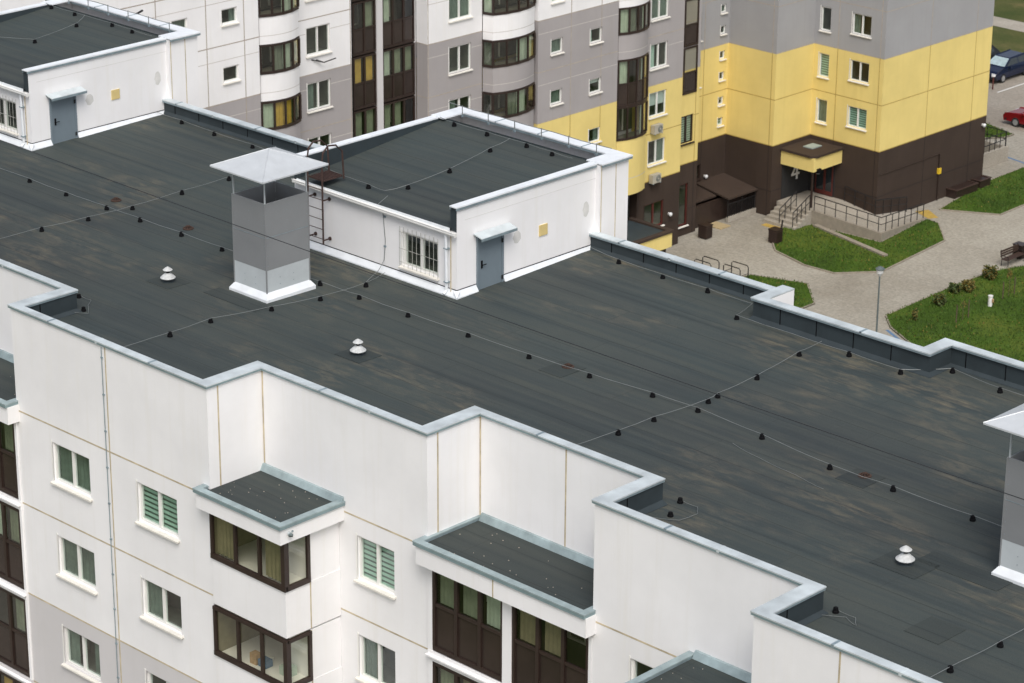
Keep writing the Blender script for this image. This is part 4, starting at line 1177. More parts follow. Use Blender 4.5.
# air conditioners on the yellow wall
def ac(y, z, label):
    t = thing('air_conditioner', (-42.45, y, z), label, 'air conditioner', 'air conditioners on the yellow wall')
    mb = MB(); mb.box(-42.36, -42.08, y-.36, y+.36, z, z+.5, M['ac']); mb.build('casing', t)
    mb = MB(); mb.tube([(-42.08, y+.12, z+.25), (-42.065, y+.12, z+.25)], .2, M['lampgrey'], 18)
    mb.tube([(-42.067, y+.12, z+.25), (-42.055, y+.12, z+.25)], .06, M['ac'], 10)
    for r_ in (.12, .18):
        mb.tube([(-42.06, y+.12+r_*math.cos(q*.5236), z+.25+r_*math.sin(q*.5236)) for q in range(13)], .008, M['ac'], 4)
    mb.build('fan_grille', t)
    mb = MB()
    for dy in (-.3, .3): mb.box(-42.452, -42.05, y+dy-.02, y+dy+.02, z-.04, z, M['zinc_lap'])
    mb.build('bracket', t)
ac(71.8, -18.25, 'cream air conditioner below the upper yellow wall window beside the bow window')
ac(71.75, -21.15, 'cream air conditioner below the lowest yellow wall window at the brown border')

# entrance canopies, doors, number
mb = MB()
mb.box(-42.44, -39.35, 65.3, 70.0, -23.85, -23.0, M['yellow'])
mb.box(-42.44, -39.6, 65.5, 69.8, ZG, -23.85, M['brown'])
A = [(-42.44, 70.08), (-39.27, 70.08), (-39.27, 65.2)]
mb2 = MB(); ring(mb2, [(-39.27, 65.2), (-39.27, 70.08), (-42.44, 70.08)], [(-39.57, 65.2), (-39.57, 69.78), (-42.44, 69.78)], -23.0, -22.86, M['brown'])
pc = mb.build('entrance_porch', FB); mb2.build('coping', pc)
mb = MB(); mb.quad([(-42.44, 65.2, -22.97), (-39.57, 65.2, -22.97), (-39.57, 69.78, -22.97), (-42.44, 69.78, -22.97)], M['felt_dark']); mb.build('felt_roof', pc)
# low canopy over the cellar steps in the recess
mb = MB()
mb.hexa([(-45.4, 79.0, -23.62), (-42.75, 79.0, -24.02), (-42.75, 81.68, -24.02), (-45.4, 81.68, -23.62)], [(-45.4, 79.0, -23.52), (-42.75, 79.0, -23.92), (-42.75, 81.68, -23.92), (-45.4, 81.68, -23.52)], M['brown'])
mb.hexa([(-45.4, 76.7, -23.72), (-43.7, 76.7, -24.02), (-43.7, 78.98, -24.02), (-45.4, 78.98, -23.72)], [(-45.4, 76.7, -23.62), (-43.7, 76.7, -23.92), (-43.7, 78.98, -23.92), (-45.4, 78.98, -23.62)], M['brown'])
cc = mb.build('cellar_canopy', FB)
mb = MB()
mb.box(-42.98, -42.8, 79.1, 81.66, ZG, ZG+.32, M['concrete']); mb.box(-44.05, -43.85, 76.7, 78.5, ZG, ZG+.3, M['concrete']); mb.build('kerb_wall', cc)
mb = MB()
for y in (79.1, 80.4, 81.6): mb.tube([(-42.88, y, ZG+.3), (-42.88, y, -23.98)], .035, M['iron'], 6)
for y in (76.8, 77.6, 78.5): mb.tube([(-43.95, y, ZG+.3), (-43.95, y, -24.0)], .035, M['iron'], 6)
for k in range(16): mb.box(-42.92, -42.86, 79.12+k*.16, 79.15+k*.16, ZG+.3, -24.35, M['iron'])
mb.box(-42.93, -42.85, 79.1, 81.6, -24.38, -24.32, M['iron']); mb.box(-43.6, -43.5, 76.8, 81.66, ZG, -24.1, M['bframe'])
for k in range(12): mb.box(-43.97, -43.93, 76.82+k*.15, 76.85+k*.15, ZG+.3, -24.3, M['iron'])
mb.build('lattice', cc)
# entrance 4: yellow canopy in the corner, dark sheets on both walls below it, post
mb = MB()
X_, Y_ = -41.8, 85.26
mb.box(X_+.002, -39.35, 82.55, Y_-.002, -22.35, -21.5, M['yellow'])
mb.prism([(X_+.002, 82.45), (-39.55, 82.45), (-39.25, 82.75), (-39.25, Y_-.002), (X_+.002, Y_-.002)], -21.5, -21.36, M['brown'])
mb.box(-41.0, -40.3, 83.6, 84.5, -21.36, -21.31, M['zinc_dull'])
ec = mb.build('entrance_canopy', FB)
mb = MB(); mb.tube([(-39.55, 82.75, ZG), (-39.55, 82.75, -22.35)], .07, M['bframe'], 8); mb.build('post', ec)
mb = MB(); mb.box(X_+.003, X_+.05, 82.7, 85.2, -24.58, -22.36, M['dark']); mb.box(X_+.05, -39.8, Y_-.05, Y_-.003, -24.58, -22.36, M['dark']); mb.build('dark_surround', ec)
mb = MB()
for x0, x1 in ((-41.2, -40.5), (-40.5, -39.9)):
    for a, b, c, d in ((x0, x0+.07, -24.55, -22.5), (x1-.07, x1, -24.55, -22.5), (x0+.07, x1-.07, -24.55, -24.3), (x0+.07, x1-.07, -22.6, -22.5)): mb.box(a, b, Y_-.10, Y_-.05, c, d, M['redframe'])
dr = mb.build('entrance_door', FB)
mb = MB(); mb.box(-41.13, -39.97, Y_-.075, Y_-.06, -24.3, -22.6, M['carglass']); mb.build('pane', dr)
mb = MB(); x = X_+.06   # numeral 4 as strokes
mb.hexa([(x, 83.55, -23.22), (x+.03, 83.55, -23.22), (x+.03, 83.70, -23.22), (x, 83.70, -23.22)], [(x, 83.95, -22.62), (x+.03, 83.95, -22.62), (x+.03, 84.12, -22.62), (x, 84.12, -22.62)], M['signw'])
mb.box(x, x+.032, 83.53, 84.28, -23.33, -23.2, M['signw']); mb.box(x, x+.034, 83.98, 84.12, -23.6, -22.62, M['signw'])
tag(mb.build('house_number'), 'white numeral 4 on the dark wall beside the entrance steps under the yellow canopy', 'sign')
mb = MB(); mb.tube([(x, 84.75, -22.85), (x+.02, 84.75, -22.85)], .2, M['tan'], 14)
tag(mb.build('wall_emblem'), 'round tan emblem beside the white numeral 4 at the entrance', 'sign')
mb = MB(); mb.box(-39.5, -39.2, 82.85, 83.15, -22.45, -22.2, M['black']); mb.tube([(-39.35, 83., -22.5), (-39.35, 83., -22.44)], .1, M['lampglass'], 10)
tag(mb.build('canopy_light'), 'small dark floodlight at the corner of the yellow entrance canopy', 'lamp')

# things on the far walls
def wall_lamp(p, label):
    t = thing('wall_lamp', p, label, 'lamp', 'white wall lamps'); x, y, z = p
    mb = MB(); mb.box(x, x+.08, y-.05, y+.05, z-.06, z+.06, M['signw']); mb.build('bracket', t)
    mb = MB(); mb.lathe([(.03, -.14), (.1, -.09), (.12, 0), (.09, .08), (.03, .1)], M['lampglass'], 12, (x+.16, y, z)); mb.build('globe', t, True)
wall_lamp((-42.45, 73.25, -23.4), 'white globe lamp on the brown wall right of the red framed window')
wall_lamp((-45.4, 79.85, -23.3), 'white globe lamp above the low brown cellar canopy')
wall_lamp((-36.67, 95.65, -21.6), 'small white lamp near the far right edge of the brown wall')
t = thing('gas_pipe', (-36.6, 91.3, ZG), 'dark gas pipe with a yellow box on the brown end wall', 'pipe')
mb = MB(); mb.tube([(-36.6, 91.3, ZG), (-36.6, 91.3, -22.5)], .045, M['bframe'], 8); mb.tube([(-36.62, 85.4, -22.52), (-36.62, 91.3, -22.5)], .02, M['brown'], 6); mb.build('pipe', t)
mb = MB(); mb.box(-36.66, -36.5, 91.2, 91.42, -23.75, -23.4, plain('yellow_gas_box', (.75, .5, .03, 1), .5)); mb.build('meter_box', t)
mb = MB(); mb.tube([(-42.54, 46.3, -9.15), (-42.3, 46.9, -9.35), (-42.2, 47.6, -9.25)], .03, M['iron'], 6); mb.tube([(-42.54, 46.6, -9.2), (-42.3, 46.9, -9.35)], .025, M['iron'], 6)
tag(mb.build('wall_bracket'), 'dark bent bracket on the white wall below an upper window of the block behind', 'bracket')
mb = MB(); mb.tube([(-41.69, 33.6, -4.6), (-41.4, 34.2, -4.75), (-41.35, 35.1, -4.45)], .05, M['iron'], 6); mb.tube([(-41.69, 34.3, -4.9), (-41.4, 34.2, -4.75)], .04, M['iron'], 6)
tag(mb.build('wall_bracket'), 'dark bracket on the white wall seen above the upper left hut', 'bracket')

# ================================================================== ENTRANCE STEPS AND RAMP
RP = thing('entrance_ramp', (-38, 83, ZG), 'raised concrete entrance ramp with steps and dark railings round the corner of the brown block', 'ramp')
ZD = -24.6
mb = MB()
mb.box(-41.78, -39.1, 82.3, 85.24, ZG, ZD, M['concrete'])
# ramp along X, then along Y
def slab(pts_top):
    b = [(x, y, ZG-.05) for x, y, z in pts_top]; mb.hexa(b, pts_top, M['concrete'])
slab([(-39.1, 82.3, ZD), (-34.3, 82.65, -24.95), (-36.68, 85.24, -24.95), (-39.1, 85.24, ZD)])
slab([(-34.3, 82.65, -24.95), (-34.95, 87.9, -25.4), (-36.64, 88.6, -25.4), (-36.66, 85.24, -24.95)])
mb.build('deck', RP)
mb = MB()
def edge(a, b, h, w=.16):
    d = Vector((b[0]-a[0], b[1]-a[1])).normalized(); n = Vector((-d.y, d.x))*w
    mb.hexa([(a[0], a[1], ZG-.02), (b[0], b[1], ZG-.02), (b[0]+n.x, b[1]+n.y, ZG-.02), (a[0]+n.x, a[1]+n.y, ZG-.02)], [(a[0], a[1], a[2]+h), (b[0], b[1], b[2]+h), (b[0]+n.x, b[1]+n.y, b[2]+h), (a[0]+n.x, a[1]+n.y, a[2]+h)], M['kerb'])
edge((-39.1, 82.25, ZD), (-34.25, 82.6, -24.95), .06); edge((-34.25, 82.6, -24.95), (-34.9, 87.95, -25.4), .06)
mb.build('edge_wall', RP)
mb = MB()
for k in range(5):
    mb.box(-41.5, -39.12, 80.7+.34*k, 82.31, ZG+.17*k-.01, ZG+.17*(k+1)-.003*k, M['concrete'])
mb.build('steps', RP)
def rail(pts, name, h=.92, n=6, mid=True, poles=True):
    mb = MB()
    T_ = [(x, y, z+h) for x, y, z in pts]; mb.tube(T_, .03, M['iron'], 6)
    if mid: mb.tube([(x, y, z+h*.55) for x, y, z in pts], .022, M['iron'], 6)
    L = [math.dist(a, b) for a, b in zip(pts, pts[1:])]; tot = sum(L)
    for k in range(n+1):
        s = tot*k/n
        for (a, b), l in zip(zip(pts, pts[1:]), L):
            if s <= l+1e-6:
                t_ = s/l; p = [a[i]+(b[i]-a[i])*t_ for i in range(3)]; break
            s -= l
        mb.tube([(p[0], p[1], p[2]), (p[0], p[1], p[2]+h)], .025, M['iron'], 6)
    return mb.build(name, RP)
rail([(-39.0, 82.35, ZD), (-34.4, 82.72, -24.93), (-35.0, 87.7, -25.38)], 'railing', .95, 13)
rail([(-38.9, 85.1, ZD), (-36.5, 85.1, -24.92), (-36.45, 88.0, -25.38)], 'railing', .95, 7)
rail([(-39.3, 82.3, ZD), (-39.3, 80.75, ZG+.1)], 'railing', .95, 4)
rail([(-40.3, 82.3, ZD), (-40.3, 80.75, ZG+.1)], 'railing', .95, 3)
# stairwell beside the end of the block
BW = thing('basement_stairwell', (-37.5, 98.5, ZG), 'concrete walled basement stairwell with dark railing at the right end of the brown block', 'stairwell')
mb = MB(); mb.box(-38.5, -38.3+.06, 96.2, 101.1, ZG, ZG+.95, M['concrete']); mb.box(-38.5, -37.4, 96.0, 96.2, ZG, ZG+.95, M['concrete']); mb.box(-42.3, -38.5, 100.9, 101.1, ZG, ZG+.95, M['concrete']); mb.build('wall', BW)
mb = MB()
for k in range(9): mb.tube([(-38.4, 96.3+k*.58, ZG+.95), (-38.4, 96.3+k*.58, ZG+1.9)], .025, M['iron'], 5)
for z in (1.4, 1.9): mb.tube([(-38.4, 96.2, ZG+z), (-38.4, 101., ZG+z), (-42.2, 101., ZG+z)], .028, M['iron'], 5)
for k in range(6): mb.tube([(-38.4-k*.72, 101., ZG+.95), (-38.4-k*.72, 101., ZG+1.9)], .025, M['iron'], 5)
mb.build('railing', BW)
mb = MB(); mb.box(-42.2, -38.52, 96.2, 100.88, ZG-.0, ZG+.03, M['dark']); mb.build('pit_shade_sheet', BW)  # near-black sheet at street level, its colour stands for the unlit pit

# ================================================================== GROUND
def sheet(name, poly, z, mat, kind='structure'):
    mb = MB(); mb.quad([(x, y, z) for x, y in poly], mat); return tag(mb.build(name), kind=kind)
sheet('ground', [(-500, -300), (300, -300), (300, 600), (-500, 600)], ZG-.02, M['ground'])
sheet('pavement', [(-60, -12), (60, -12), (60, 107.5), (-36, 107.5), (-60, 108.5)], ZG-.012, M['pave'])
sheet('road', [(-60, 107.2), (60, 106.6), (60, 121.5), (-120, 121.5), (-120, 107.6)], ZG-.006, M['road'])
sheet('footpath', [(-120, 128.3), (60, 128.6), (60, 131.1), (-120, 130.6)], ZG-.006, M['concrete'])
sheet('front_road', [(-60, -26), (60, -26), (60, -14), (-60, -14)], ZG-.006, M['road'])
lawns = {
 'A': [(-37.62, 77.16), (-34.9, 76.4), (-32.91, 76.5), (-31.19, 78.57), (-31.85, 85.45), (-33.92, 87.71), (-34.85, 87.9), (-34.2, 82.5), (-39.0, 82.15), (-39.91, 80.91), (-39.5, 79.02)],
 'B': [(-36.07, 72.96), (-32.86, 74.1), (-30.6, 71.87), (-30.54, 68), (-36.2, 66)],
 'C': [(-26.78, 73.07), (-26.95, 79), (-26.86, 82.92), (-26.08, 85.12), (-25.9, 95), (-8, 95), (-8, 70), (-22.75, 70.3), (-25.49, 71.8)],
 'D': [(-35.38, 89.94), (-32.3, 91.71), (-32.37, 94.32), (-33, 100.6), (-36.6, 100.51), (-36.54, 96.22)],
 'E': [(-48, 106.9), (-44.06, 106.92), (-41.14, 106.01), (-41.17, 105.03), (-42.2, 103.6), (-48, 103.5)],
}
names = {'A': 'lawn'}
def inside(p, poly):
    x, y = p; r_ = False
    for (a, b), (c, d) in zip(poly, poly[1:]+poly[:1]):
        if (b > y) != (d > y) and x < (c-a)*(y-b)/(d-b)+a: r_ = not r_
    return r_
gm = MB()
for k, poly in lawns.items():
    mb = MB(); mb.prism(poly, ZG-.02, ZG+.05, M['grass']); tag(mb.build('lawn'), kind='structure')
    # kerb ring
    kb = MB()
    cx = sum(p[0] for p in poly)/len(poly); cy = sum(p[1] for p in poly)/len(poly)
    for a, b in zip(poly, poly[1:]+poly[:1]):
        d = Vector((b[0]-a[0], b[1]-a[1])); L_ = d.length; d.normalize(); n = Vector((d.y, -d.x))*.08
        kb.hexa([(a[0], a[1], ZG-.01), (b[0], b[1], ZG-.01), (b[0]+n.x, b[1]+n.y, ZG-.01), (a[0]+n.x, a[1]+n.y, ZG-.01)], [(a[0], a[1], ZG+.07), (b[0], b[1], ZG+.07), (b[0]+n.x, b[1]+n.y, ZG+.07), (a[0]+n.x, a[1]+n.y, ZG+.07)], M['kerb'])
    tag(kb.build('kerb'), kind='structure')
    xs_ = [p[0] for p in poly]; ys_ = [p[1] for p in poly]
    N = int((max(xs_)-min(xs_))*(max(ys_)-min(ys_))*90)
    for _ in range(N):
        p = (random.uniform(min(xs_), max(xs_)), random.uniform(min(ys_), max(ys_)))
        if not inside(p, poly): continue
        h = random.uniform(.05, .13); a = random.uniform(0, 6.28); w = random.uniform(.02, .05)
        dx, dy = math.cos(a)*w, math.sin(a)*w
        gm.quad([(p[0]-dx, p[1]-dy, ZG+.045), (p[0]+dx, p[1]+dy, ZG+.045), (p[0]+dy*.8, p[1]-dx*.8, ZG+.05+h)], M['blade1'] if random.random() < .95 else M['leaf2'])
tag(gm.build('grass'), 'short green grass blades covering the courtyard lawns', kind='stuff')
mb = MB(); a, b = (-38.75, 82.0), (-32.55, 80.6)
d = Vector((b[0]-a[0], b[1]-a[1])).normalized(); n = Vector((-d.y, d.x))*.32
mb.hexa([(a[0], a[1], ZG), (b[0], b[1], ZG), (b[0]+n.x, b[1]+n.y, ZG), (a[0]+n.x, a[1]+n.y, ZG)], [(a[0], a[1], ZG+.16), (b[0], b[1], ZG+.16), (b[0]+n.x, b[1]+n.y, ZG+.16), (a[0]+n.x, a[1]+n.y, ZG+.16)], M['kerb'])
tag(mb.build('paved_strip'), kind='structure')
sheet('painted_tactile_strip', [(-41.2, 80.15), (-39.5, 80.15), (-39.5, 80.65), (-41.2, 80.65)], ZG-.004, M['painty'])
sheet('painted_tactile_strip', [(-36.3, 88.7), (-34.9, 88.1), (-34.6, 88.7), (-35.9, 89.5)], ZG-.004, M['painty'])
sheet('painted_tactile_strip', [(-24.8, 69.6), (-23.9, 69.6), (-23.9, 70.2), (-24.8, 70.2)], ZG-.004, M['painty'])
sheet('parking_line', [(-47.78, 113.6), (-47.66, 113.6), (-47.66, 119.2), (-47.78, 119.2)], ZG-.002, M['paintw'])
sheet('parking_line', [(-45.1, 113.6), (-44.98, 113.6), (-44.98, 119.2), (-45.1, 119.2)], ZG-.002, M['paintw'])
sheet('painted_kerb_line', [(-38.69, 101.6), (-36.2, 101.1), (-36.2, 101.28), (-38.69, 101.78)], ZG-.004, M['paintb'])
sheet('painted_kerb_line', [(-25.5, 71.4), (-22.7, 69.9), (-22.6, 70.05), (-25.4, 71.55)], ZG-.004, M['paintb'])
mb = MB(); mb.box(-43.4, -42.3, 77.8, 78.7, ZG-.02, ZG+.05, plain('tan_slab', (.40, .31, .17, 1), .9)); tag(mb.build('doorstep_slab'), 'tan slab on the pavement in front of the low cellar canopy', 'paving slab')

# ================================================================== STREET FURNITURE
def lamp_post(x, y, h, label):
    t = thing('street_lamp', (x, y, ZG), label, 'street lamp')
    mb = MB(); mb.tube([(x, y, ZG), (x, y, ZG+.5)], .09, M['lampgrey'], 10); mb.tube([(x, y, ZG+.5), (x, y, ZG+h)], .055, M['lampgrey'], 10, .04); mb.build('pole', t)
    mb = MB(); mb.lathe([(.05, -.15), (.17, .02), (.2, .2), (.19, .22)], M['lampglass'], 14, (x, y, ZG+h)); mb.build('lantern', t)
    mb = MB(); mb.lathe([(.24, .22), (.25, .26), (.1, .36), (.02, .38)], M['lampgrey'], 14, (x, y, ZG+h)); mb.build('lamp_cap', t)
lamp_post(-23.57, 67.97, 4.55, 'grey street lamp rising behind the back parapet of the roof')

def bench(label, loc, rot):
    t = thing('park_bench', loc, label, 'bench', 'courtyard benches'); x, y, z = loc
    mb = MB()
    for k in range(4): mb.box(x-.9, x+.9, y-.22+k*.115, y-.12+k*.115, z+.42, z+.46, M['wood'])
    mb.build('seat', t)
    mb = MB()
    for k in range(3): mb.box(x-.9, x+.9, y+.24+.02*k, y+.27+.02*k, z+.55+k*.13, z+.65+k*.13, M['wood'])
    mb.build('backrest', t)
    for s in (-.8, .8):
        mb = MB(); mb.tube([(x+s, y-.2, z), (x+s, y-.2, z+.42), (x+s, y+.22, z+.42), (x+s, y+.32, z+.95)], .025, M['iron'], 6); mb.tube([(x+s, y+.25, z), (x+s, y+.22, z+.42)], .025, M['iron'], 6)
        mb.tube([(x+s, y-.2, z+.42), (x+s, y-.2, z+.62), (x+s, y+.26, z+.62)], .02, M['iron'], 6)
        mb.build('leg', t)
    t.rotation_euler = (0, 0, rot)
    return t
B1 = bench('dark park bench on the pavement at the right edge, beside the lawn', (-26.75, 85.0, ZG), R(90))
def bin_(label, loc, mat):
    t = thing('litter_bin', loc, label, 'litter bin', 'litter bins'); x, y, z = loc
    mb = MB(); mb.prism([(x-.3, y-.28), (x+.3, y-.28), (x+.3, y+.28), (x-.3, y+.28)], z+.06, z+.78, mat)
    for k in range(6): mb.box(x+.3, x+.325, y-.26+k*.09, y-.2+k*.09, z+.1, z+.72, M['bframe']); mb.box(x-.28+k*.1, x-.22+k*.1, y-.305, y-.28, z+.1, z+.72, M['bframe'])
    mb.build('body', t)
    mb = MB(); mb.box(x-.33, x+.33, y-.31, y+.31, z+.78, z+.84, M['bframe']); mb.build('lid', t)
    mb = MB(); mb.box(x-.2, x+.2, y-.2, y+.2, z, z+.06, M['iron']); mb.build('base', t)
    return t
bin_('dark red slatted bin on the pavement before the cellar canopy', (-42.0, 76.05, ZG), M['wood'])
t = bin_('dark bin at the corner of the lawn in front of the entrance steps', (-38.6, 78.3, ZG), M['wood'])
mb = MB(); mb.tube([(-38.4, 78.55, ZG+.84), (-38.35, 78.6, ZG+1.35)], .05, M['iron'], 6); mb.build('post', t)
bin_('dark bin behind the park bench at the right edge', (-27.1, 86.15, ZG), M['iron'])
# hoop stands behind the parapet
def hoop(x, y, label):
    t = thing('bike_stand', (x, y, ZG), label, 'bike stand', 'bike stands behind the parapet')
    for dy in (0, .7):
        mb = MB(); mb.tube([(x-.6, y+dy, ZG), (x-.6, y+dy, ZG+.75), (x-.5, y+dy, ZG+.85), (x+.5, y+dy, ZG+.85), (x+.6, y+dy, ZG+.75), (x+.6, y+dy, ZG)], .03, M['iron'], 6); mb.build('hoop', t)
    mb = MB(); mb.tube([(x-.6, y, ZG+.4), (x-.6, y+.7, ZG+.4)], .02, M['iron'], 5); mb.tube([(x+.6, y, ZG+.4), (x+.6, y+.7, ZG+.4)], .02, M['iron'], 5)
    mb.tube([(x-.6, y, ZG+.45), (x+.6, y, ZG+.45)], .02, M['iron'], 5); mb.build('crossbar', t)
hoop(-37.9, 71.0, 'left dark tubular bike stand just beyond the back parapet')
hoop(-36.2, 71.5, 'right dark tubular bike stand just beyond the back parapet')
# dark light wells against the brown end wall
def well(x0, x1, y0, y1, label):
    t = thing('light_well', ((x0+x1)/2, (y0+y1)/2, ZG), label, 'lightwell', 'low dark boxes along the brown end wall')
    mb = MB(); mb.box(x0, x1, y0, y1, ZG, ZG+.5, M['bframe']); mb.build('body', t)
    mb = MB(); mb.box(x0-.05, x1+.05, y0-.05, y0+.08, ZG+.5, ZG+.56, M['wood']); mb.box(x0-.05, x1+.05, y1-.08, y1+.05, ZG+.5, ZG+.56, M['wood']); mb.box(x1-.08, x1+.05, y0+.08, y1-.08, ZG+.5, ZG+.56, M['wood']); mb.build('rim', t)
well(-36.66, -35.9, 92.3, 94.5, 'long low dark box against the brown end wall')
well(-36.66, -36.0, 94.9, 96.0, 'short low dark box at the far end of the brown wall')
mb = MB(); mb.tube([(-23.6, 78.25, ZG), (-23.6, 78.25, ZG+.6)], .12, M['signw'], 12); mb.tube([(-23.6, 78.25, ZG+.6), (-23.6, 78.25, ZG+.66)], .14, M['patch'], 12); mb.box(-23.46, -23.42, 78.2, 78.32, ZG+.3, ZG+.5, M['tan'])
tag(mb.build('service_post'), 'short white service post standing on the right hand lawn', 'post')
def shrub(x, y, r_, h, n, mats, label):
    t = thing('shrub', (x, y, ZG), label, 'shrub', 'small shrubs on the right hand lawn')
    mb = MB(); mb.tube([(x, y, ZG), (x+.02, y, ZG+h*.5)], .03, M['bark'], 5)
    for k in range(5): mb.tube([(x, y, ZG+.1), (x+r_*.5*math.cos(k*1.26), y+r_*.5*math.sin(k*1.26), ZG+h*.7)], .012, M['bark'], 4)
    mb.build('stem', t)
    mb = MB()
    for m_, f in mats: mb.leaves((x, y, ZG+h*.55), (r_, r_, h*.5), int(n*f*1.6), .065, m_)
    mb.build('foliage', t)
shrub(-26.1, 81.8, .42, .9, 900, [(M['leaf'], .5), (M['leaf2'], .5)], 'round green and ochre shrub beside the kerb near the bench')
shrub(-25.8, 79.3, .38, .75, 800, [(M['leaf'], .3), (M['leaf2'], .7)], 'ochre tinted shrub second from the bench along the kerb')
shrub(-26.2, 78.6, .36, .65, 600, [(M['leaf'], .9), (M['leaf2'], .1)], 'dull green shrub just left of the ochre tinted shrub')
shrub(-25.6, 76.4, .36, .75, 700, [(M['leaf'], .7), (M['leaf2'], .3)], 'low dark green shrub in the middle of the row along the kerb')
shrub(-25.2, 73.6, .16, .7, 250, [(M['leaf'], .5), (M['leaf2'], .5)], 'thin upright young shrub nearest the lawn tip by the street lamp')
def sapling(x, y, h, leaves, label):
    t = thing('staked_sapling', (x, y, ZG), label, 'sapling', 'staked saplings on the lawn')
    for dy in (-.55, .55):
        mb = MB(); mb.tube([(x, y+dy, ZG), (x, y+dy, ZG+1.05)], .03, M['bark'], 6); mb.build('stake', t)
    mb = MB(); mb.tube([(x, y, ZG), (x+.02, y+.03, ZG+h*.6), (x, y, ZG+h)], .014, M['bark'], 5, .006)
    for k in range(6): mb.tube([(x, y, ZG+h*(.4+.09*k)), (x+.2*math.cos(k*2.1), y+.2*math.sin(k*2.1), ZG+h*(.52+.09*k))], .006, M['bark'], 4)
    mb.build('trunk', t)
    mb = MB(); mb.leaves((x, y, ZG+h*.8), (.22, .22, h*.25), leaves, .05, M['leaf2']); mb.build('crown', t)
sapling(-23.4, 75.4, 1.2, 40, 'nearly bare sapling between two stakes in the middle of the right hand lawn')
sapling(-23.75, 80.2, 1.7, 120, 'sapling with a tuft of orange leaves between two stakes, near the bench')
# marker post on the kerb beside the block end
mb = MB(); mb.tube([(-48.4, 114.0, ZG), (-48.4, 114.0, ZG+.9)], .05, M['redframe'], 6); mb.box(-48.5, -48.3, 113.9, 114.1, ZG+.9, ZG+1.0, M['signw'])
tag(mb.build('parking_post'), 'thin reddish parking post in front of the blue car', 'post')

